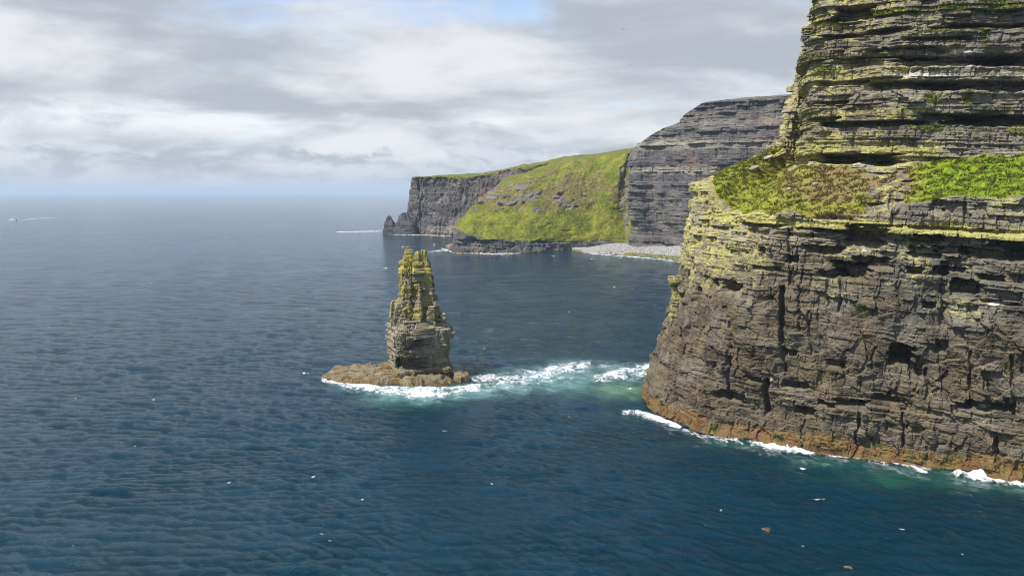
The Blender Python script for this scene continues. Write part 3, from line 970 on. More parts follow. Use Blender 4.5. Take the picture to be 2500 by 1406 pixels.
stack = thing('sea_stack', 'tall yellow lichened sea stack with a cave, on a low brown rock in surf', 'sea stack', tuple(at(1025, 905, DS)[:2]) + (0,))
hx = at(1003, 872, DS)
hollow = [(hx[0], hx[2], 6.6, 3.3, 9.0), (at(1010, 828, DS)[0], at(1010, 828, DS)[2], 3.0, 2.4, 2.6)]
column('lower_block', stack, sprof([(945, 948, 1108), (905, 949, 1104), (890, 950, 1098), (860, 951, 1094), (845, 950, 1096), (830, 946, 1099), (800, 946, 1100), (788, 952, 1094), (776, 968, 1080)], DS, .85), sbed, 3, M_STACK, .28, 1.0, .62, bed=1.1, face=.35, block=1.5, power=9, rot=.42, hollow=hollow, masks=stack_masks)
column('tower', stack, sprof([(806, 956, 1088), (786, 960, 1080), (760, 965, 1071), (740, 971, 1064), (715, 976, 1060), (690, 980, 1057), (655, 983, 1053), (640, 985, 1044), (628, 987, 1041)], DS + 1, .72), sbed, 8, M_STACK, .26, 1.0, .55, bed=.7, face=.5, block=1.7, power=8, rot=.35, masks=stack_masks)
pillars = [('spire', [(705, 984, 1012), (660, 985, 1013), (625, 987, 1012), (611, 989, 1008), (602, 991, 1004)], -2.5, .9),
           ('spire', [(700, 1009, 1027), (650, 1011, 1026), (614, 1012, 1025)], -2.0, 1.1),
           ('spire', [(720, 1027, 1058), (690, 1028, 1057), (655, 1028, 1054), (640, 1027, 1044), (611, 1028, 1042)], -1.5, .8),
           ('rock_rib', [(765, 974, 993), (700, 978, 992), (654, 980, 990)], -3.2, 1.0),
           ('rock_rib', [(812, 956, 984), (770, 954, 980), (740, 957, 977), (733, 959, 974)], -1.5, 1.0),
           ('rock_rib', [(790, 979, 1005), (750, 983, 1005), (700, 990, 1007), (680, 994, 1004)], -7.6, .7),
           ('rock_rib', [(794, 1016, 1036), (750, 1018, 1035), (715, 1020, 1034), (690, 1022, 1031)], -7.6, .7),
           ('rock_rib', [(792, 1046, 1067), (755, 1047, 1064), (743, 1049, 1062)], -6.6, .8),
           ('rock_rib', [(785, 1056, 1074), (735, 1058, 1068), (722, 1060, 1066)], .5, 1.0),
           ('rock_knob', [(795, 1074, 1092), (775, 1076, 1090), (763, 1078, 1088)], -3.0, 1.0),
           ('rock_rib', [(790, 960, 985), (765, 966, 988), (735, 975, 990)], -5.5, .8)]
for i, (nm, rows_, dc, ds_) in enumerate(pillars):
    column(nm, stack, sprof(rows_, DS, ds_, 1.6, dc), sbed, 30 + i * 3, M_STACK, .20, 1.0, .36, bed=.6, face=.45, block=.6 if nm == 'spire' else 1.1, power=9, rot=(.2, -.15, .15, -.5, .2)[i % 5], masks=stack_masks, cap=4)


def slab(name, parent, pts, h, mat, masks, nt=420, nring=70, seed=1.0, rough=1.0, beds_step=0.9, z0=-2.0):
    """low rock: plan outline pts, top about h(x, y) with stepped sides"""
    pts = np.array(pts)[:, :2]
    c_ = pts.mean(0)
    s = np.concatenate([[0], np.cumsum(np.linalg.norm(np.diff(np.vstack([pts, pts[:1]]), axis=0), axis=1))])
    P_ = np.vstack([pts, pts[:1]])
    t = np.linspace(0, s[-1], nt, endpoint=False)
    out = np.stack([np.interp(t, s, P_[:, k]) for k in (0, 1)], -1)
    f = np.linspace(0.03, 1.0, nring)
    XY = c_ + (out - c_)[None] * f[:, None, None]
    x, y = XY[..., 0], XY[..., 1]
    jag = 1 + .05 * rough * fbm(t[None] / 5 + .6 * perlin(f[:, None] * 9, t[None] / 9, 1.1), f[:, None] * 7, seed, 3) * f[:, None] ** 2
    x, y = c_[0] + (x - c_[0]) * jag, c_[1] + (y - c_[1]) * jag
    z = h(x, y) * (1 - sst(.80, 1.0, f[:, None] + .16 * rough * fbm(x / 4, y / 3, seed + 2, 3))) + z0 * sst(.9, 1.0, f[:, None])
    z = z + .9 * rough * fbm(x / 5, y / 3, seed, 4) * (1 - .6 * sst(.9, 1, f[:, None]))
    zs = np.round(z / beds_step) * beds_step
    z = .45 * z + .55 * zs + .14 * fbm(x, y, seed + 4, 2)
    Vs = np.concatenate([np.stack([x, y, z], -1).reshape(-1, 3), [[*c_, z[0].mean()]]])
    Fs = grid_faces(nring, nt, close=True)
    cap = np.stack([np.full(nt, len(Vs) - 1), (np.arange(nt) + 1) % nt, np.arange(nt)], -1)
    A, T = masks(Vs)
    me = mesh_from(name, Vs - np.array(parent.location if parent else (0, 0, 0)), Fs[:, ::-1], {'mask': A, 'tone': T})
    return link(name, me, parent, mat)


def weed_masks(V):
    x, y, z = V.T
    k = perlin(x / 7, y / 7, 3.0)
    return np.stack([0 * z, -.1 + .1 * k, -.1 + 0 * z, .74 + .25 * k - .06 * z], -1), np.stack([.2 + 0 * z, .2 + .2 * k, 0 * z, 0 * z + 1], -1)


outline = [sea_at(*p) for p in ((778, 921), (815, 934), (850, 939), (905, 940), (960, 939), (1012, 945), (1060, 942), (1103, 940), (1108, 922), (1100, 905), (1040, 889), (960, 887), (900, 896), (850, 897), (810, 902))]
slab('base_rock', stack, outline, lambda x, y: 2.3 + 1.0 * sst(-62, -48, x), M_STACK, weed_masks, 460, 80, 5.0)

# a small skerry beside the stack, and the pinnacle at the corner of the near cliff
rk = tag(link('skerry', None), 'small dark skerry awash just to the side of the lone stack', 'rock', 'low rocks awash')
rk.location = tuple(sea_at(1127, 925)[:2]) + (0,)
slab('rock_top', rk, [sea_at(*p) for p in ((1106, 930), (1125, 934), (1148, 930), (1147, 921), (1128, 916), (1107, 917))], lambda x, y: 2.6 + 0 * x, M_STACK, weed_masks, 90, 26, 8.0)
rk2 = tag(link('skerry', None), 'low brown skerry in the foam at the foot of the green headland', 'rock', 'low rocks awash')
rk2.location = tuple(sea_at(1098, 606)[:2]) + (0,)
slab('rock_top', rk2, [sea_at(*p) for p in ((1086, 606), (1100, 609), (1114, 609), (1114, 603), (1098, 602))], lambda x, y: 5.0 + 0 * x, M_STACK, weed_masks, 80, 20, 9.0)


def pin_masks(V):
    x, y, z = V.T
    k = perlin(x / 4, z / 4, 2.0)
    return np.stack([.62 + .2 * k, -.1 + 0 * z, -.1 + 0 * z, 0 * z - .5], -1), np.stack([.2 + 0 * z, .3 + 0 * z, 0 * z, 1 + 0 * z], -1)


column('rock_pinnacle', cliff, sprof([(790, 1636, 1672), (745, 1637, 1668), (722, 1640, 1660), (705, 1640, 1654), (696, 1636, 1656), (688, 1635, 1662), (680, 1633, 1657), (674, 1633, 1650)], 324, .9), sbed, 91, M_ROCK, .2, 1.0, .28, bed=1.1, face=.6, block=.5, masks=pin_masks)

# pale boulders lying on the grass bank
bl_me = None
STONES = [(1838, 412, 13, 5, 'large flat pale boulder low on the grassy spur edge'), (1873, 388, 12, 4, 'pale boulder high on the grassy spur edge near the upper cliff foot'),
          (1857, 399, 5, 3, 'small stone between the two pale boulders on the spur edge'), (1925, 465, 6, 4, 'small grey stone in the middle of the brown grass bank'),
          (2281, 434, 5, 4, 'lone small pale stone in the bright green meadow'), (1990, 455, 6, 4, 'small grey stone on the brown bank below the overhanging upper cliff')]
for i, (bx, by, bw, bh, lab) in enumerate(STONES):
    w_ = np.where((slope > .4) & (tu[None, :] > 3.6), 0, 1e9)
    k = np.argmin((PX - bx) ** 2 + (PY - by) ** 2 + w_)
    p = fl[k]
    if bl_me is None:
        th, ph = np.meshgrid(np.linspace(0, 2 * np.pi, 12, endpoint=False), np.linspace(-1.4, 1.4, 7))
        X = np.cos(ph) ** .5 * np.sign(np.cos(th)) * np.abs(np.cos(th)) ** .5
        Y = np.cos(ph) ** .5 * np.sign(np.sin(th)) * np.abs(np.sin(th)) ** .5
        Z = np.sin(ph)
        r = 1 + .35 * perlin(X * 1.3 + Z, Y * 1.3 - Z, .7)
        Vb = np.stack([X * r, Y * r, Z * r], -1).reshape(-1, 3)
        A = np.stack([.1 + 0 * Vb[:, 0], -.1 + 0 * Vb[:, 0], .16 + 0 * Vb[:, 0], -.5 + 0 * Vb[:, 0]], -1)
        T = np.stack([.6 + 0 * Vb[:, 0], 1 + 0 * Vb[:, 0], 0 * Vb[:, 0], 1 + 0 * Vb[:, 0]], -1)
        bl_me = mesh_from('boulder', Vb, grid_faces(7, 12, close=True), {'mask': A, 'tone': T})
        bl_me.materials.append(M_ROCK)
    o = link('boulder', bl_me, None)
    mpp = p[1] / FPX
    o.location = p + np.array([0, 0, bh * mpp * .3])
    o.scale = (bw * mpp, bw * mpp * .8, bh * mpp)
    o.rotation_euler = (RNG.uniform(-.3, .3), -.35 if i < 2 else RNG.uniform(-.3, .3), RNG.uniform(-.4, .4))
    tag(o, lab, 'boulder', 'stones on the grassy terrace')

# ------------------------------------------------------------------ far coast
fbeds = Beds(-20, 300, 5, 16, 55, (1.2, 5))


def far_land(name, label, cols, rows, du, seed, veg, maskfn, bed=1.0, face=.6, block=.6, amp=1.0, flute=0.0, veg_noise=1.0, single_bed=False, S=2.6):
    C = [[(p if len(p) == 4 else at(*p)) for p in col] for col in cols]
    C = np.array([[q[:3] for q in col] for col in C], float)
    C[:, 0, 2] = -4
    B_, N_, u_, lev_, tu_ = loft(C, du, rows)
    mid = B_[B_.shape[0] // 2, B_.shape[1] // 2]
    if N_[B_.shape[0] // 3, B_.shape[1] // 2] @ np.array([-.3, -1, 0]) < 0:
        N_ = -N_
    U_ = np.broadcast_to(u_[None], B_.shape[:2])
    L_ = np.broadcast_to(lev_[:, None], B_.shape[:2])
    TU = np.broadcast_to(tu_[None], B_.shape[:2])
    bc = B_[..., 2] + .02 * (B_[..., 0])
    px, py = project(B_)
    vg = veg(px, py, L_, TU, U_, bc)
    d = amp * rock_disp(U_, bc, fbeds, seed, S, bed=bed, face=face, block=block)
    Uw = U_ + 9 * fbm(U_ / 30, bc / 35, seed + 2.5, 3)
    d = d + flute * (np.abs(perlin(Uw / 13, bc / 60, seed + .5)) * -8 + np.abs(perlin(Uw / 5, bc / 30, seed + 1.5)) * -4)
    Vv = B_ + N_ * (d * (1 - .85 * vg))[..., None]
    Vv[..., 2] += vg * (4.0 * fbm(U_ / 38, L_ * 2.5, seed, 5) + 7.0 * perlin(U_ / 75 + .3 * L_, L_ * .9, seed + 8) - 3.5 * np.abs(perlin(U_ / 26 + .6 * perlin(U_ / 20, L_ * 2, 3.3), L_ * .8, seed + 4)) + .8 * fbm(U_ / 7, L_ * 14, seed + 3, 3)) * veg_noise * sst(0, .6, L_) * (1 - .7 * sst(len(rows) - 1.3, len(rows) - 1, L_))
    A, T = maskfn(px, py, L_, TU, U_, bc)
    gt = np.stack([np.clip(T[..., 3], 0, 1), np.clip(A[..., 1], 0, 1), 0 * bc, 0 * bc + 1], -1).reshape(-1, 4)
    T = T.copy()
    T[..., 3] = 1
    root = thing(name, label, 'headland', tuple(C[len(C) // 2, 0, :2]) + (0,))
    F_ = grid_faces(*B_.shape[:2])
    f_ = Vv.reshape(-1, 3)
    nn_ = np.cross(f_[F_[:, 1]] - f_[F_[:, 0]], f_[F_[:, 3]] - f_[F_[:, 0]])
    if nn_[len(nn_) // 3][1] > 0:
        F_ = F_[:, ::-1]
    vf = vg.reshape(-1)[F_].mean(1)
    bf = np.searchsorted(fbeds.major, bc.reshape(-1)[F_].mean(1)) if not single_bed else np.zeros(len(F_), int)
    top = L_.reshape(-1)[F_].mean(1) > len(rows) - 1 + .02
    c_ = np.where(vf > .5, np.where(top, 9001, 9000), bf)
    tb = lambda v: ('grass_slope', M_FARGRASS, True) if v == 9000 else ('plateau_grass', M_FARGRASS, True) if v == 9001 else ('rock_face' if single_bed else 'rock_bed', M_FARROCK, False)
    c_, pc_ = tidy((B_.shape[0] - 1, B_.shape[1] - 1), F_, c_, 40)
    g_ = c_ >= 9000
    emit(root, f_, F_[~g_], (c_[~g_], pc_[~g_]), tb, {'mask': A.reshape(-1, 4), 'tone': T.reshape(-1, 4)})
    emit(root, f_, F_[g_], (c_[g_], pc_[g_]), tb, {'tone': gt})
    return root


def base_masks(px, py, L, TU, U_, bc):
    k = fbm(U_ / 40, bc / 25, 5.0, 3)
    z0 = 0 * bc
    A = np.stack([-.05 + .15 * k, -.1 + .1 * k, -.2 + z0, (1 - sst(0, 9, bc)) * .7], -1)
    T = np.stack([np.clip(.6 + .5 * k, 0, 1), np.clip(.1 + .2 * k, 0, 1), z0, .3 + .4 * k], -1)
    return A, T


# dark tall cliff behind the bay
def dark_masks(px, py, L, TU, U_, bc):
    A, T = base_masks(px, py, L, TU, U_, bc)
    k = fbm(U_ / 30, bc / 20, 8.0, 3)
    T[..., 1] = np.clip(.75 * np.exp(-((py - 416) / 7) ** 2) + .55 * np.exp(-((py - 352) / 12) ** 2) + .25 * np.exp(-((py - 300) / 12) ** 2) + .18 * k + .05, 0, 1)
    T[..., 2] = .4 * np.exp(-((py - 400) / 16) ** 2) * np.exp(-((px - 1690) / 60) ** 2) + .3 * np.exp(-((py - 320) / 30) ** 2) * np.exp(-((px - 1880) / 60) ** 2)
    A[..., 0] += .45 * np.exp(-((py - 330) / 26) ** 2) * (1 - sst(1600, 1700, px)) + .25 * np.exp(-((py - 541) / 2.5) ** 2) + .2 * sst(0, .3, k) * sst(300, 260, py) + .3 * np.exp(-((py - 555) / 20) ** 2) * (1 - sst(1560, 1640, px))
    A[..., 1] += .45 * (1 - sst(1545, 1590, px + 30 * k)) * sst(430, 560, py)
    return A, T


def dark_veg(px, py, L, TU, U_, bc):
    return np.clip(sst(4.75, 5.0, L + .2 * perlin(U_ / 30, .5, 1.0)), 0, 1)


far_land('dark_cliff', 'tall dark banded cliff behind the bay, grassy along its top, rising from the pale beach', [
    [(1560, 602, 1420), (1560, 560, 1420), (1565, 420, 1420), (1570, 362, 1425), (1585, 345, 1430), (1610, 340, 1520)],
    [(1540, 606, 1200), (1541, 572, 1206), (1536, 420, 1212), (1540, 385, 1216), (1560, 350, 1224), (1600, 338, 1340)],
    [(1600, 614, 1165), (1600, 575, 1173), (1598, 417, 1183), (1600, 352, 1188), (1614, 316, 1196), (1650, 304, 1300)],
    [(1645, 622, 1130), (1645, 575, 1139), (1644, 415, 1152), (1645, 350, 1158), (1650, 302, 1166), (1690, 292, 1270)],
    [(1665, 626, 1110), (1665, 575, 1120), (1664, 414, 1134), (1665, 348, 1140), (1664, 284, 1148), (1705, 272, 1250)],
    [(1710, 632, 1085), (1710, 575, 1095), (1710, 412, 1108), (1712, 345, 1114), (1722, 252, 1124), (1765, 245, 1225)],
    [(1810, 642, 1050), (1810, 575, 1060), (1810, 408, 1073), (1812, 340, 1079), (1822, 244, 1089), (1855, 238, 1190)],
    [(1930, 655, 1015), (1930, 575, 1025), (1930, 400, 1036), (1932, 330, 1042), (1936, 234, 1052), (1965, 227, 1150)],
    [(2120, 675, 975), (2120, 585, 985), (2120, 395, 996), (2120, 320, 1002), (2125, 224, 1012), (2155, 217, 1110)]],
    [10, 75, 32, 46, 12], 1.25, 40, dark_veg, dark_masks, bed=1.0, face=.35, block=.6, amp=.75)


# green headland
def green_veg(px, py, L, TU, U_, bc):
    k = fbm(U_ / 30, L * 3, 4.0, 4)
    v = sst(1.0, 1.12, L + .05 * k) * sst(.7, 1.35, TU + .12 * k + .25 * sst(1.5, 3, L))
    crag = .95 * sst(.06, .26, k) * np.exp(-((py - 485) / 38) ** 2) * (1 - .6 * sst(1350, 1500, px))
    crag += .9 * sst(-.1, .2, k) * np.exp(-((px - 1215) / 70) ** 2) * np.exp(-((py - 475) / 26) ** 2)
    gully = np.exp(-((px - 1524 - 5 * np.sin(py / 14)) / 7) ** 2) * sst(395, 420, py) * (1 - sst(555, 580, py))
    return np.clip(v * (1 - np.clip(crag, 0, 1)) * (1 - .9 * gully), 0, 1)


def green_masks(px, py, L, TU, U_, bc):
    A, T = base_masks(px, py, L, TU, U_, bc)
    k = fbm(U_ / 45, L * 3, 6.0, 4)
    A[..., 0] += .2 * sst(1.2, 1.8, L)
    A[..., 1] = np.where(L > 1.1, .35 + .3 * k, -.1)
    T[..., 1] = np.clip(.25 * sst(1.2, 2.0, L) + .3 * k, 0, 1)
    T[..., 3] = np.clip(.24 + .60 * k + .75 * np.exp(-((py - 472) / 40) ** 2) - .45 * np.exp(-((py - 545) / 26) ** 2) - .35 * np.exp(-((px - 1510) / 60) ** 2) + .35 * np.exp(-((px - 1450) / 30) ** 2 - ((py - 415) / 25) ** 2), 0, 1)
    A[..., 1] = np.where(L > 4.02, .05, A[..., 1] * .8)
    T[..., 3] = np.where(L > 4.02, .38 + .2 * k, T[..., 3])
    return A, T


far_land('green_headland', 'grassy green headland with a dark rock foot across the bay', [
    [(1140, 585, 1560), (1145, 560, 1560), (1160, 520, 1570), (1180, 490, 1580), (1210, 460, 1600), (1240, 430, 1700)],
    [(1120, 596, 1330), (1124, 560, 1335), (1150, 515, 1360), (1168, 490, 1400), (1215, 455, 1480), (1270, 404, 1640)],
    [(1106, 614, 1158), (1108, 560, 1168), (1150, 515, 1230), (1172, 488, 1290), (1240, 450, 1400), (1310, 402, 1600)],
    [(1170, 618, 1138), (1173, 580, 1148), (1205, 530, 1200), (1245, 480, 1275), (1300, 420, 1400), (1350, 389, 1620)],
    [(1285, 615, 1150), (1287, 592, 1160), (1310, 535, 1215), (1340, 470, 1300), (1385, 397, 1420), (1420, 379, 1640)],
    [(1400, 607, 1215), (1402, 592, 1222), (1420, 540, 1265), (1440, 460, 1340), (1470, 381, 1430), (1492, 368, 1610)],
    [(1470, 604, 1235), (1474, 592, 1242), (1490, 540, 1285), (1500, 460, 1345), (1528, 375, 1410), (1542, 362, 1570)],
    [(1530, 603, 1245), (1532, 592, 1252), (1526, 540, 1305), (1526, 460, 1362), (1545, 378, 1420), (1556, 361, 1540)],
    [(1610, 606, 1220), (1610, 594, 1228), (1600, 540, 1290), (1600, 460, 1350), (1612, 385, 1420), (1630, 358, 1530)]],
    [22, 60, 60, 60, 14], 1.7, 60, green_veg, green_masks, bed=.9, face=.8, block=.8, amp=.8, veg_noise=1.0)


# far promontory
def prom_veg(px, py, L, TU, U_, bc):
    return np.clip(sst(1.93, 2.0, L + .06 * fbm(U_ / 20, .5, 1.0, 3)), 0, 1)


def prom_masks(px, py, L, TU, U_, bc):
    A, T = base_masks(px, py, L, TU, U_, bc)
    k = fbm(U_ / 25, bc / 40, 9.0, 3)
    A[..., 0] += .22 * sst(.0, .4, k) + .25 * sst(1.6, 2.0, L)
    T[..., 2] = .4 * np.exp(-((px - 1190) / 40) ** 2) * sst(1.2, 1.6, L)
    T[..., 1] += .4 * (1 - sst(0.3, .9, L)) * sst(1030, 1060, px)
    T[..., 3] = .45
    return A, T


far_land('far_promontory', 'sheer flat-topped dark promontory farthest out on the horizon side', [
    [(1030, 566, 2050), (1032, 530, 2050), (1040, 440, 2055), (1075, 432, 2250)],
    [(1012, 569, 1850), (1012, 528, 1852), (1018, 436, 1858), (1070, 430, 2050)],
    [(1000, 571, 1690), (996, 530, 1692), (1006, 433, 1702), (1060, 428, 1900)],
    [(1040, 573, 1655), (1042, 538, 1662), (1048, 432, 1680), (1095, 427, 1880)],
    [(1100, 575, 1615), (1102, 538, 1622), (1110, 431, 1640), (1145, 425, 1850)],
    [(1165, 579, 1565), (1167, 530, 1572), (1175, 428, 1590), (1205, 419, 1800)],
    [(1240, 584, 1515), (1242, 520, 1522), (1248, 413, 1540), (1280, 402, 1750)],
    [(1330, 590, 1465), (1330, 500, 1472), (1330, 400, 1490), (1360, 390, 1700)]],
    [16, 60, 12], 1.7, 80, prom_veg, prom_masks, bed=.3, face=.5, block=.25, amp=.8, flute=1.2)


def dark_rock(V):
    z = V[:, 2]
    return np.stack([0 * z - .2, 0 * z - .2, 0 * z - .2, (1 - sst(0, 7, z)) * .6], -1), np.stack([.9 + 0 * z, 0 * z, 0 * z, 1 + 0 * z], -1)


s2 = thing('sea_stack', 'small dark pointed sea stack off the tip of the far promontory', 'sea stack', tuple(sea_at(952, 571)[:2]) + (0,))
column('pinnacle', s2, sprof([(573, 936, 972), (555, 938, 970), (548, 938, 964), (536, 943, 958), (527, 947, 953)], 1665, .9), fbeds, 5, M_FARROCK, 1.3, .6, 1.3, bed=.5, masks=dark_rock)
column('foot_rock', s2, sprof([(573, 936, 1000), (562, 938, 998), (556, 940, 990)], 1660, .5), fbeds, 6, M_FARROCK, 1.3, .6, 1.0, bed=.5, masks=dark_rock)
s3 = thing('sea_stack', 'leaning dark rock pillar between the pointed stack and the far promontory', 'sea stack', tuple(sea_at(983, 571)[:2]) + (0,))
column('pinnacle', s3, sprof([(573, 962, 1020), (555, 966, 1018), (540, 971, 1010), (528, 974, 1000), (520, 982, 996)], 1668, .9), fbeds, 7, M_FARROCK, 1.3, .6, 1.3, bed=.5, masks=dark_rock)

# ------------------------------------------------------------------ beach
M_PEB, pn = material('beach_pebbles')
pos = pn.new('ShaderNodeNewGeometry').outputs['Position']
tn = pn.new('ShaderNodeSeparateColor')
pn.put(tn.inputs[0], pn.attr('tone')[0])
va = pn.noise(pos, .30, 6, .75)
vb = pn.noise(pos, .05, 4, .6)
cc = pn.mix(pn.step(va, .35, .65), (0.20, 0.19, 0.17), (0.37, 0.355, 0.32))
cc = pn.mix(pn.step(pn.math('ADD', tn.outputs[0], pn.math('MULTIPLY', pn.math('SUBTRACT', vb, .5), .8)), .45, .62), cc, pn.mix(pn.step(va, .4, .6), (0.09, 0.085, 0.02), (0.20, 0.185, 0.05)))
bs = pn.new('ShaderNodeBsdfPrincipled')
pn.put(bs.inputs['Base Color'], cc)
bs.inputs['Roughness'].default_value = .9
bp = pn.new('ShaderNodeBump')
pn.put(bp.inputs['Height'], va)
bp.inputs['Strength'].default_value = .8
bp.inputs['Distance'].default_value = 1.0
pn.l.new(bp.outputs[0], bs.inputs['Normal'])
pn.l.new(bs.outputs[0], pn.new('ShaderNodeOutputMaterial').inputs[0])
fr = [sea_at(*p) for p in ((1395, 611), (1430, 618), (1480, 621), (1540, 625), (1600, 630), (1660, 638), (1720, 647), (1800, 655))]
bk = [at(1400, 600, 1235), at(1440, 602, 1235), at(1490, 596, 1230), at(1550, 596, 1205), at(1610, 600, 1165), at(1660, 598, 1125), at(1720, 596, 1090), at(1800, 600, 1060)]
C = np.array([fr, bk]).transpose(1, 0, 2)
tt = np.linspace(0, len(C) - 1, 200)
Lc = catmull(C, tt)
ff = np.linspace(-.15, 1.1, 60)
Vb = Lc[None, :, 0] * (1 - ff[:, None, None]) + Lc[None, :, 1] * ff[:, None, None]
Vb[..., 2] += .5 * fbm(Vb[..., 0] / 9, Vb[..., 1] / 9, 2.0, 4) - .3
Vb[..., 2] = np.where(ff[:, None] < 0, Vb[..., 2] - 2.5 * -ff[:, None] / .15, Vb[..., 2])
green = (1 - sst(.18, .42, ff[:, None])) * sst(2.2, 3.2, tt[None, :] + .6 * perlin(tt * 2, 0 * tt, .5)[None]) + .9 * (1 - sst(.05, .2, tt[None, :] / 7)) * (1 - sst(.3, .5, ff[:, None]))
Tb = np.stack([green, 0 * green, 0 * green, 0 * green + 1], -1).reshape(-1, 4)
beach = link('beach', mesh_from('beach', Vb.reshape(-1, 3), grid_faces(60, 200), {'tone': Tb}, True), None, M_PEB)
tag(beach, 'pale pebble beach with a green weedy edge at the foot of the dark cliff', 'beach', None, 'structure')
# strewn boulders on the beach, one mass
nb = 1300
ti = np.clip(7 - RNG.random(nb) ** 1.3 * 5.5, 0, 6.99)
fi = RNG.uniform(.0, 1.05, nb)
Pb = catmull(C, ti)
Pb = Pb[:, 0] * (1 - fi[:, None]) + Pb[:, 1] * fi[:, None]
oc = np.array([(1, 0, 0), (0, 1, 0), (-1, 0, 0), (0, -1, 0), (0, 0, 1), (0, 0, -.6)], float)
of = np.array([(0, 1, 4), (1, 2, 4), (2, 3, 4), (3, 0, 4), (1, 0, 5), (2, 1, 5), (3, 2, 5), (0, 3, 5)])
sz = RNG.uniform(.5, 1.0, nb) * (.8 + 1.4 * RNG.random(nb) ** 4)
Vo = (Pb[:, None] + oc[None] * sz[:, None, None] * RNG.uniform(.6, 1.4, (nb, 6, 1))).reshape(-1, 3)
Fo = (of[None] + (np.arange(nb) * 6)[:, None, None]).reshape(-1, 3)
To = np.repeat(np.stack([np.where(fi < .3, RNG.uniform(.2, 1, nb), 0), 0 * fi, 0 * fi, 0 * fi + 1], -1), 6, 0)
o = link('beach_boulders', mesh_from('beach_boulders', Vo, Fo, {'tone': To}), beach, M_PEB)
o['kind'] = 'stuff'

# ------------------------------------------------------------------ sea
wr = np.random.default_rng(3)
NW = 52
lam = np.exp(wr.uniform(math.log(2.2), math.log(40), NW))
wth = math.radians(-108) + wr.normal(0, .5, NW)
wk = 2 * np.pi / lam
wkx, wky = wk * np.cos(wth), wk * np.sin(wth)
wph = wr.uniform(0, 2 * np.pi, NW)
wam = 0.0062 * lam * np.minimum(1.0, 6.0 / lam) ** 1.15


def wave(x, y, spacing=None):
    z = np.zeros(np.broadcast(x, y).shape)
    for i in range(NW):
        a = wam[i]
        if spacing is not None:
            a = a * sst(2.2, 4.5, lam[i] / spacing)
        s = np.sin(wkx[i] * x + wky[i] * y + wph[i])
        z += a * (s + .35 * s * np.abs(s))
    return z * (.75 + .5 * (perlin(x / 60, y / 60, .3) + .5).clip(0, 1))


phi = np.concatenate([np.radians(np.linspace(70, 31, 14, endpoint=False)), np.radians(np.linspace(31, 3.2, 500, endpoint=False)), np.radians(np.linspace(3.2, .9, 70, endpoint=False))])
rad = np.concatenate([CAM_H / np.tan(phi), np.geomspace(CAM_H / math.tan(math.radians(.9)), 45000, 26)])
th = np.concatenate([np.radians(np.linspace(-40, 40, 640)), np.radians(np.linspace(40, 320, 60))[1:-1]])
Rr, Th = np.meshgrid(rad, th, indexing='ij')
X, Y = Rr * np.sin(Th), Rr * np.cos(Th)
sp = np.maximum(np.gradient(rad)[:, None] * .75, Rr * np.gradient(th)[None, :])
Z = wave(X, Y, sp)
# shoals: pale aerated water and green shallows, given by place (px, py, half width px, half height px)
def spot(px, py, hw, hh):
    c0 = sea_at(px, py)
    ax = np.linalg.norm(sea_at(px + hw, py) - c0)
    ay = abs(sea_at(px, py + hh)[1] - sea_at(px, py - hh)[1]) / 2
    return c0, ax, ay


turq = np.zeros(X.shape)
emer = np.zeros(X.shape)
shoal = np.zeros(X.shape)
nzq = fbm(X / 9, Y / 14, 1.5, 4)
near_ = Rr < 900
for lst, arr in (([(1010, 965, 110, 18, 1.0), (1130, 955, 120, 16, .9), (1340, 925, 110, 28, 1.0), (1400, 900, 60, 22, .7), (1230, 945, 90, 16, .8), (1500, 905, 100, 22, .55), (1440, 905, 70, 22, .6), (900, 945, 80, 10, .5)], turq),
                 ([(1520, 952, 95, 20, 1.0), (1470, 940, 60, 14, .6), (1290, 945, 60, 10, .4)], shoal),
                 ([(2020, 1128, 130, 18, .7), (2230, 1165, 180, 24, .9), (1560, 1010, 40, 12, .4), (1800, 1085, 120, 12, .6), (1010, 985, 90, 12, .8), (1120, 622, 60, 4, .5), (2450, 1190, 120, 16, .6)], emer)):
    for px, py, hw, hh, a in lst:
        c0, ax, ay = spot(px, py, hw, hh)
        q = ((X - c0[0]) / ax) ** 2 + ((Y - c0[1]) / ay) ** 2 + .8 * nzq
        arr[:] = np.maximum(arr, a * np.exp(-np.maximum(q, 0) ** 1.2))
Asea = np.stack([turq, emer, shoal, 0 * turq + 1], -1).reshape(-1, 4)
M_SEA, n = material('sea_water')
pos = n.new('ShaderNodeNewGeometry').outputs['Position']
rot = n.new('ShaderNodeVectorRotate', rotation_type='Z_AXIS')
n.put(rot.inputs['Vector'], pos)
rot.inputs['Angle'].default_value = math.radians(-15)
pr = rot.outputs[0]
sp_ = n.new('ShaderNodeSeparateColor')
n.put(sp_.inputs[0], n.attr('shoal')[0])
big = n.noise(n.vmath('MULTIPLY', pr, (.010, .016, 0)), 1.0, 4, .6, .4)
w1 = n.noise(n.vmath('MULTIPLY', pr, (.52, 1.0, 0)), 1.0, 5, .64, .5)
w2 = n.noise(n.vmath('MULTIPLY', pr, (.9, 1.7, 0)), 1.0, 3, .6, .2)
slick = n.noise(n.vmath('MULTIPLY', pr, (.006, .035, 0)), 1.0, 4, .55, 1.2)
calm = n.step(slick, .60, .68, 1.0, .45)
roughen = n.math('MULTIPLY', calm, n.step(n.noise(n.vmath('MULTIPLY', pr, (.03, .05, 0)), 1.0, 3, .5, .5), .35, .65, .6, 1.15))
deep = n.mix(n.step(big, .35, .65), (0.0003, 0.0170, 0.0300), (0.0004, 0.0220, 0.0370))
fo = n.noise(pos, .12, 5, .6)
c = n.mix(n.math('MULTIPLY', sp_.outputs[1], n.step(fo, .25, .6, .4, 1.0)), deep, (0.012, 0.085, 0.055))
c = n.mix(n.math('MULTIPLY', sp_.outputs[2], n.step(fo, .25, .6, .6, 1.0)), c, (0.10, 0.19, 0.11))
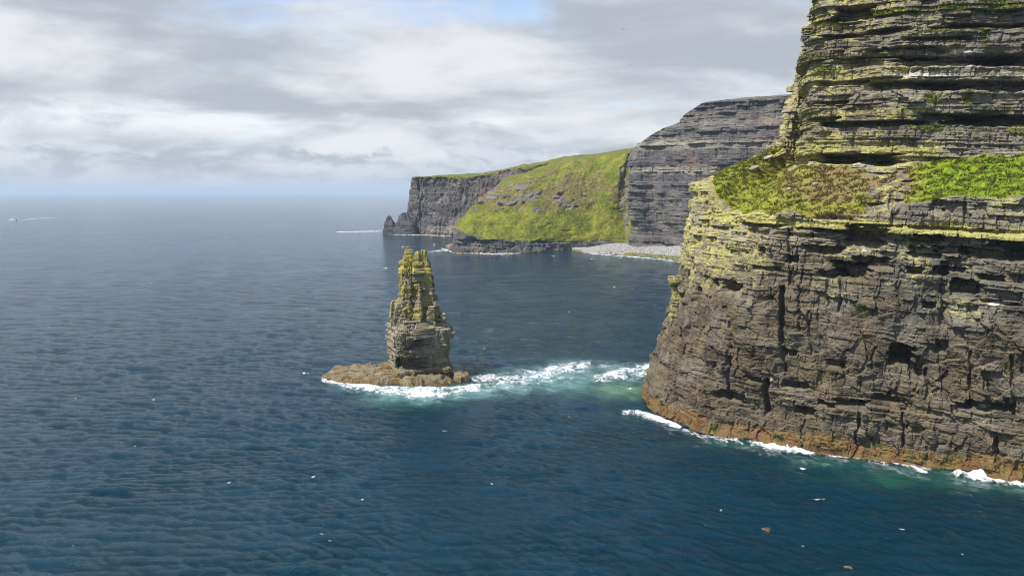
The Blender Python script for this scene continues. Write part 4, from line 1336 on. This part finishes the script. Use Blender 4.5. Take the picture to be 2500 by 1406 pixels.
c = n.mix(n.math('MULTIPLY', sp_.outputs[0], n.step(fo, .25, .6, .5, 1.0)), c, (0.13, 0.27, 0.26))
bs = n.new('ShaderNodeBsdfPrincipled')
n.put(bs.inputs['Base Color'], c)
bs.inputs['Roughness'].default_value = .09
bs.inputs['IOR'].default_value = 1.40
bs.inputs['Specular Tint'].default_value = (.25, .82, 1.0, 1)
b1 = n.new('ShaderNodeBump')
crest = n.math('POWER', n.math('SUBTRACT', 1.0, n.math('ABSOLUTE', n.math('MULTIPLY_ADD', w1, 2.0, -1.0))), 1.6)
n.put(b1.inputs['Height'], n.math('MULTIPLY_ADD', w1, .6, n.math('MULTIPLY', crest, .55)))
n.put(b1.inputs['Strength'], n.math('MULTIPLY', roughen, n.step(big, .3, .7, .6, 1.0)))
b1.inputs['Distance'].default_value = 1.25
b2 = n.new('ShaderNodeBump')
n.put(b2.inputs['Height'], w2)
n.put(b2.inputs['Strength'], n.math('MULTIPLY', calm, .7))
b2.inputs['Distance'].default_value = .42
n.l.new(b1.outputs[0], b2.inputs['Normal'])
n.l.new(b2.outputs[0], bs.inputs['Normal'])
n.l.new(bs.outputs[0], n.new('ShaderNodeOutputMaterial').inputs[0])
Fs = grid_faces(len(rad), len(th), close=True)
sea = link('sea', mesh_from('sea', np.stack([X, Y, Z], -1).reshape(-1, 3), Fs[:, ::-1], {'shoal': Asea}, True), None, M_SEA)
tag(sea, 'deep blue choppy sea reaching to the horizon', 'sea', None, 'structure')

# ------------------------------------------------------------------ foam
M_FOAM, n = material('sea_foam')
pos = n.new('ShaderNodeNewGeometry').outputs['Position']
den = n.new('ShaderNodeSeparateColor')
n.put(den.inputs[0], n.attr('tone')[0])
f1 = n.noise(n.vmath('MULTIPLY', pos, (.26, .16, .2)), 1.0, 8, .74, 1.2)
f2 = n.noise(n.vmath('MULTIPLY', pos, (1.1, .8, 1.1)), 1.0, 5, .7, .4)
al = n.step(n.math('ADD', n.math('MULTIPLY_ADD', f1, 2.1, n.math('MULTIPLY_ADD', f2, .5, -.70)), den.outputs[0]), .80, 1.45, 0.0, .95)
bs = n.new('ShaderNodeBsdfPrincipled')
bs.inputs['Base Color'].default_value = (.78, .80, .80, 1)
bs.inputs['Roughness'].default_value = .85
n.put(bs.inputs['Alpha'], al)
bp = n.new('ShaderNodeBump')
n.put(bp.inputs['Height'], f2)
bp.inputs['Strength'].default_value = .6
bp.inputs['Distance'].default_value = .5
n.l.new(bp.outputs[0], bs.inputs['Normal'])
n.l.new(bs.outputs[0], n.new('ShaderNodeOutputMaterial').inputs[0])

M_WASH, n = material('thin_wash')
pos = n.new('ShaderNodeNewGeometry').outputs['Position']
den = n.new('ShaderNodeSeparateColor')
n.put(den.inputs[0], n.attr('tone')[0])
f1 = n.noise(n.vmath('MULTIPLY', pos, (.26, .16, .2)), 1.0, 8, .74, 1.2)
f2 = n.noise(n.vmath('MULTIPLY', pos, (1.1, .8, 1.1)), 1.0, 5, .7, .4)
al = n.step(n.math('ADD', n.math('MULTIPLY_ADD', f1, 2.1, n.math('MULTIPLY_ADD', f2, .5, -.70)), den.outputs[0]), .45, 1.60, 0.0, .60)
bs = n.new('ShaderNodeBsdfPrincipled')
bs.inputs['Base Color'].default_value = (.62, .74, .73, 1)
bs.inputs['Roughness'].default_value = .85
n.put(bs.inputs['Alpha'], al)
bp = n.new('ShaderNodeBump')
n.put(bp.inputs['Height'], f2)
bp.inputs['Strength'].default_value = .6
bp.inputs['Distance'].default_value = .5
n.l.new(bp.outputs[0], bs.inputs['Normal'])
n.l.new(bs.outputs[0], n.new('ShaderNodeOutputMaterial').inputs[0])


def foam(name, label, line, dens, res=.5, hgt=.25, seed=1.0, mat=None):
    """line: (px, py, half width px across the view) along a stretch of broken water"""
    L0 = np.array([sea_at(a, b)[:2] for a, b, *_ in line])
    La = np.array([sea_at(a, b - c_[0])[:2] for a, b, *c_ in line])
    Lb = np.array([sea_at(a, b + c_[0])[:2] for a, b, *c_ in line])
    s = np.concatenate([[0], np.cumsum(np.linalg.norm(np.diff(L0, axis=0), axis=1))])
    nn_ = max(8, int(s[-1] / res))
    t = np.interp(np.linspace(0, s[-1], nn_), s, np.arange(len(line)))
    A, B2 = catmull(La, t), catmull(Lb, t)
    nw = int(np.clip(np.linalg.norm(A - B2, axis=1).max() / res, 5, 160))
    v = np.linspace(-1, 1, nw)
    XY = A[None] * ((1 - v) / 2)[:, None, None] + B2[None] * ((1 + v) / 2)[:, None, None]
    x, y = XY[..., 0], XY[..., 1]
    e = np.linspace(0, 1, nn_)
    edge = 1 - np.maximum(np.abs(v)[:, None] ** 3.0, np.abs(2 * e - 1)[None] ** 10)
    sea_side = np.clip(1 - .55 * (v[:, None] + .2), 0, 1.2)
    d = dens * edge * sea_side + .30 * fbm(x / 8, y / 8, seed, 3) * edge - .55 * (1 - edge)
    z = wave(x, y) + .06 + hgt * (np.clip(fbm(x / 3.5, y / 3.5, seed + 3, 4) + .35, 0, 2)) * np.clip(edge, 0, 1) * np.clip(d, 0, 1) * .7
    T = np.stack([d, 0 * d, 0 * d, 0 * d + 1], -1).reshape(-1, 4)
    o = link(name, mesh_from(name, np.stack([x, y, z], -1).reshape(-1, 3), grid_faces(nw, nn_), {'tone': T}, True), None, mat or M_FOAM)
    return tag(o, label, 'foam', None, 'stuff')


foam('surf', 'broad white surf sweeping along the front of the lone stack', [(770, 922, 5), (815, 936, 9), (870, 944, 13), (930, 953, 18), (990, 960, 24), (1050, 962, 26), (1110, 957, 22), (1165, 948, 17), (1215, 942, 12)], .62, .6, .7, 1.3)
foam('surf', 'white and turquoise surf trailing away from the stack towards the near cliff', [(1110, 934, 16), (1180, 930, 24), (1240, 930, 28), (1300, 925, 30), (1355, 914, 32), (1405, 902, 28), (1455, 890, 16)], .46, .6, .5, 2.3)
foam('surf', 'white surf breaking behind the foot of the near cliff', [(1435, 928, 10), (1490, 920, 20), (1550, 910, 26), (1600, 905, 28), (1650, 900, 24)], .58, .6, .6, 3.3)
foam('surf', 'breaking wave at the corner of the near cliff', [(1512, 1006, 5), (1545, 1010, 12), (1590, 1020, 14), (1630, 1034, 12), (1668, 1047, 5)], .75, .35, 1.3, 4.3)
foam('surf', 'thin white wash along the cliff foot just past its corner', [(1680, 1052, 5), (1720, 1066, 10), (1780, 1075, 12), (1850, 1084, 10), (1900, 1092, 8)], .50, .35, .6, 5.3)
foam('surf', 'tall splash of white water in the middle of the cliff foot', [(1852, 1090, 7), (1885, 1094, 18), (1915, 1096, 20), (1950, 1103, 14), (1995, 1108, 8)], .80, .3, 2.2, 6.3)
foam('surf', 'narrow broken foam line against the brown tide rock', [(2000, 1108, 5), (2070, 1118, 6), (2130, 1124, 6), (2180, 1130, 5)], .46, .3, .5, 7.3)
foam('surf', 'white wash slanting off the rusty orange tide rock', [(2170, 1126, 5), (2210, 1136, 9), (2240, 1147, 9), (2268, 1156, 5)], .60, .3, .8, 8.3)
foam('surf', 'breaking wave on the cliff foot at the edge of the picture', [(2310, 1158, 6), (2370, 1162, 12), (2410, 1164, 18), (2460, 1176, 14), (2520, 1188, 12), (2600, 1205, 10)], .75, .3, 1.8, 9.3)
foam('surf', 'white line of surf along the rock foot of the green headland', [(1075, 606, 3), (1105, 616, 3), (1160, 619, 2.2), (1220, 620, 2), (1280, 618, 2)], .62, 1.2, .6, 10.3)
foam('surf', 'foam streaks off the seaward corner of the green headland', [(1040, 616, 2), (1070, 613, 3.5), (1100, 610, 5)], .45, 1.2, .4, 11.3)
foam('surf', 'thin surf line on the weedy edge of the pebble beach', [(1420, 617, 2), (1490, 624, 2.2), (1560, 629, 2.5), (1620, 635, 2.8), (1690, 645, 2.5)], .55, 1.2, .5, 12.3)
foam('surf', 'pale surf at the foot of the far promontory', [(930, 572, 1.6), (970, 573, 1.4), (1030, 574, 1.4), (1110, 577, 1.4)], .60, 1.8, .5, 13.3)
foam('surf', 'long breaker out to sea from the pointed far stack', [(815, 567, 1.6), (870, 566, 1.8), (935, 565, 2.0)], .62, 1.8, .6, 14.3)

foam('surf', 'thin lacy wash running the whole length of the near cliff foot', [(1560, 1000, 6), (1620, 1028, 9), (1690, 1056, 10), (1780, 1074, 11), (1900, 1096, 12), (2040, 1116, 11), (2170, 1134, 11), (2330, 1158, 12), (2500, 1190, 13), (2640, 1216, 14)], .20, .4, .3, 16.3)

foam('wash', 'soft pale wash spreading in front of the lone stack', [(765, 924, 8), (830, 942, 16), (910, 956, 24), (1000, 966, 32), (1080, 964, 32), (1160, 952, 28), (1250, 944, 26), (1330, 934, 26)], .10, .8, .05, 21.3, M_WASH)
foam('wash', 'soft pale wash across the channel between stack and near cliff', [(1200, 934, 26), (1290, 926, 36), (1370, 914, 40), (1450, 905, 36), (1530, 912, 36), (1600, 915, 36), (1660, 908, 30)], .12, .8, .05, 22.3, M_WASH)
foam('wash', 'soft thin wash drifting off the near cliff foot', [(1530, 1006, 10), (1620, 1034, 18), (1720, 1068, 20), (1850, 1096, 22), (2000, 1122, 20), (2170, 1144, 20), (2330, 1168, 22), (2500, 1196, 24), (2640, 1222, 24)], .02, .8, .05, 23.3, M_WASH)

# loose whitecaps, one mass
wc = [(745, 911, 16, 3), (845, 881, 12, 2.4), (940, 655, 12, 2), (902, 605, 9, 2), (1228, 687, 8, 2), (370, 690, 6, 2), (775, 797, 12, 2.4), (785, 1305, 10, 5), (805, 1318, 8, 3), (1085, 1053, 12, 3), (375, 975, 5, 3), (180, 1333, 4, 3), (1700, 1092, 14, 3),
      (1960, 1145, 12, 4), (765, 1163, 7, 3), (885, 1222, 6, 4), (2000, 1217, 26, 2.5), (2350, 1352, 4, 3), (1760, 1245, 4, 3), (985, 602, 7, 1.2), (1005, 611, 7, 1.2), (1060, 597, 5, 1), (1540, 948, 14, 3), (1350, 625, 9, 1.5), (1445, 632, 9, 1.5), (1515, 630, 7, 1.3),
      (330, 1090, 6, 3), (560, 1180, 7, 2.5), (640, 890, 8, 2), (1200, 1180, 5, 3), (1390, 1018, 6, 2), (550, 578, 6, 1.2), (183, 516, 5, .8), (430, 620, 6, 1.4), (700, 640, 6, 1.4), (1390, 760, 7, 2), (1500, 700, 7, 2), (1180, 850, 8, 2), (120, 800, 7, 2), (1960, 1330, 8, 3), (2200, 1290, 14, 2.5)]
rr = np.random.default_rng(12)
for _ in range(8):
    py = 480 + 900 * rr.random() ** 1.5
    px = rr.uniform(0, 1600 if py < 1000 else 2500)
    if py > 1000 + .185 * (px - 1580) + 40 or px < 1560:
        s_ = rr.uniform(.9, 2.4)
        wc.append((px, py, s_ * 1.6, s_ * .55))
Vs_, Fs_, Ts_ = [], [], []
off = 0
for i, (px, py, hw, hh) in enumerate(wc):
    c0, ax, ay = spot(px, py, hw, hh * .8)
    g1, g2 = np.meshgrid(np.linspace(-1, 1, 13), np.linspace(-1, 1, 9))
    x, y = c0[0] + g1 * ax, c0[1] + g2 * ay + .5 * g1 * ay * rr.normal()
    d = (.55 - .9 * (g1 ** 2 + g2 ** 2)) + .5 * perlin(g1 * 2 + i, g2 * 2, .5)
    z = wave(x, y) + .10
    Vs_.append(np.stack([x, y, z], -1).reshape(-1, 3))
    Fs_.append(grid_faces(9, 13) + off)
    off += 117
    Ts_.append(np.stack([d, 0 * d, 0 * d, 0 * d + 1], -1).reshape(-1, 4))
o = link('whitecaps', mesh_from('whitecaps', np.concatenate(Vs_), np.concatenate(Fs_), {'tone': np.concatenate(Ts_)}, True), None, M_FOAM)
tag(o, 'scattered white flecks of foam on the open sea', 'foam', None, 'stuff')

# ------------------------------------------------------------------ small things: boat, gulls, drifting weed
M_HULL = plain_material('white_paint', (.72, .72, .70), .4, .08)
M_DARK = plain_material('dark_trim', (.06, .07, .09), .5, .2)
M_GULL = plain_material('grey_feathers', (.25, .25, .26), .8, .2)


def prism(name, parent, pts, z0, z1, mat, shrink=1.0):
    pts = np.array(pts, float)
    k = len(pts)
    c_ = pts.mean(0)
    t_ = c_ + (pts - c_) * shrink
    V_ = [(*p, z0) for p in pts] + [(*p, z1) for p in t_]
    F_ = [tuple(range(k))[::-1], tuple(range(k, 2 * k))] + [(i, (i + 1) % k, k + (i + 1) % k, k + i) for i in range(k)]
    me = bpy.data.meshes.new(name)
    me.from_pydata([tuple(map(float, v)) for v in V_], [], F_)
    return link(name, me, parent, mat)


bp_ = sea_at(31, 538.5)
boat = thing('tour_boat', 'small white passenger boat with a wake, alone far out at sea', 'boat', (bp_[0], bp_[1], .2))
boat.rotation_euler = (0, 0, math.radians(176))
hull = [(-13, -3), (-13, 3), (5, 3.2), (10, 2.2), (14, 0), (10, -2.2), (5, -3.2)]
V_h = prism('hull', boat, [(x * .93, y * .8) for x, y in hull], -.5, 3.2, M_HULL, 1.1)
prism('cabin', boat, [(-8, -2.3), (-8, 2.3), (5, 2.3), (6.5, 0), (5, -2.3)], 3.2, 5.8, M_HULL, .93)
prism('window_band', boat, [(-7.5, -2.33), (-7.5, 2.33), (4.9, 2.33), (6.3, 0), (4.9, -2.33)], 4.2, 5.0, M_DARK, .985)
prism('wheelhouse', boat, [(1, -1.6), (1, 1.6), (4, 1.5), (4.6, 0), (4, -1.5)], 5.8, 8.2, M_HULL, .9)
for mx in (-5, 0.2):
    prism('mast', boat, [(mx - .3, -.3), (mx - .3, .3), (mx + .3, .3), (mx + .3, -.3)], 5.7, 12.5, M_HULL, .5)
foam('wake', 'pale wake trailing behind the small passenger boat', [(42, 537.5, .9), (70, 536, 1.0), (100, 533.5, .7), (145, 530.5, .5)], .50, 2.5, .2, 15.3)


def gull(label, px, py, d, span, bank):
    p = at(px, py, d)
    t = thing('seagull', label, 'bird', tuple(p), 'gulls in the air')
    t.rotation_euler = (bank, .2, .6)
    k = 8
    xs = [(-.5, .02), (-.35, .09), (-.05, .12), (.2, .09), (.36, .06), (.5, .012)]
    V_, F_ = [], []
    for x, r in xs:
        for j in range(k):
            a = 2 * math.pi * j / k
            V_.append((x * span * .5, math.cos(a) * r * span * .5, math.sin(a) * r * span * .5))
    for i in range(len(xs) - 1):
        for j in range(k):
            F_.append((i * k + j, i * k + (j + 1) % k, (i + 1) * k + (j + 1) % k, (i + 1) * k + j))
    me = bpy.data.meshes.new('body')
    me.from_pydata(V_, [], F_)
    link('body', me, t, M_GULL)
    for s in (-1, 1):
        Q = [(.12, .05 * s, 0), (-.12, .05 * s, 0), (-.10, .28 * s, .10), (.10, .30 * s, .11), (-.14, .5 * s, .04), (-.02, .5 * s, .05)]
        V_ = [tuple(c_ * span for c_ in q) for q in Q] + [(q[0] * span, q[1] * span, (q[2] + .012) * span) for q in Q]
        F_ = [(0, 1, 2, 3), (3, 2, 4, 5), (9, 8, 7, 6), (11, 10, 8, 9), (0, 3, 9, 6), (3, 5, 11, 9), (5, 4, 10, 11), (4, 2, 8, 10), (2, 1, 7, 8)]
        me = bpy.data.meshes.new('wing')
        me.from_pydata(V_, [], F_)
        link('wing', me, t, M_GULL)


gull('grey gull gliding high in the open sky', 1523, 73, 330, 1.5, .9)
gull('smaller far gull below the other one, against grey cloud', 1541, 158, 460, 1.4, 1.1)

M_WEED = plain_material('kelp', (.10, .065, .03), .5, .4, .8)
for lab, px, py, hw, hh in (('brown clump of drifting kelp in the dark water nearer the cliff', 1872, 1290, 13, 6), ('brown clump of drifting kelp close to the bottom edge of the picture', 2072, 1385, 12, 5)):
    c0, ax, ay = spot(px, py, hw, hh)
    t = thing('kelp_clump', lab, 'seaweed', (c0[0], c0[1], float(wave(c0[0], c0[1]))), 'drifting kelp')
    g1, g2 = np.meshgrid(np.linspace(0, 2 * np.pi, 28, endpoint=False), np.linspace(.05, 1, 7))
    r = g2 * (1 + .35 * np.sin(3 * g1 + px) + .2 * np.sin(7 * g1))
    x, y = r * np.cos(g1) * ax * .8, r * np.sin(g1) * ay * .8
    z = .20 * (1 - g2 ** 2) + .06 * perlin(x * 1.5, y * 1.5, .4) + wave(x + c0[0], y + c0[1]) - wave(c0[0], c0[1]) + .03 - .25 * sst(.85, 1, g2)
    me = mesh_from('fronds', np.stack([x, y, z], -1).reshape(-1, 3), grid_faces(7, 28, close=True), None, True)
    link('fronds', me, t, M_WEED)

# ------------------------------------------------------------------ sea air
HZ = 47000.0
V_ = [(x, y, z) for z in (-6, 262) for x, y in ((-HZ, -HZ), (HZ, -HZ), (HZ, HZ), (-HZ, HZ))]
me = bpy.data.meshes.new('haze')
me.from_pydata(V_, [], [(3, 2, 1, 0), (4, 5, 6, 7), (0, 1, 5, 4), (1, 2, 6, 5), (2, 3, 7, 6), (3, 0, 4, 7)])
M_HZ = bpy.data.materials.new('sea_air')
M_HZ.use_nodes = True
n = NT(M_HZ.node_tree)
pv = n.new('ShaderNodeVolumePrincipled')
pv.inputs['Color'].default_value = (.66, .84, 1.0, 1)
pv.inputs['Density'].default_value = .000045
pv.inputs['Anisotropy'].default_value = .0
n.l.new(pv.outputs[0], n.new('ShaderNodeOutputMaterial').inputs['Volume'])
hz = link('haze', me, None, M_HZ)
tag(hz, 'thin pale sea haze over the whole bay', 'haze', None, 'stuff')
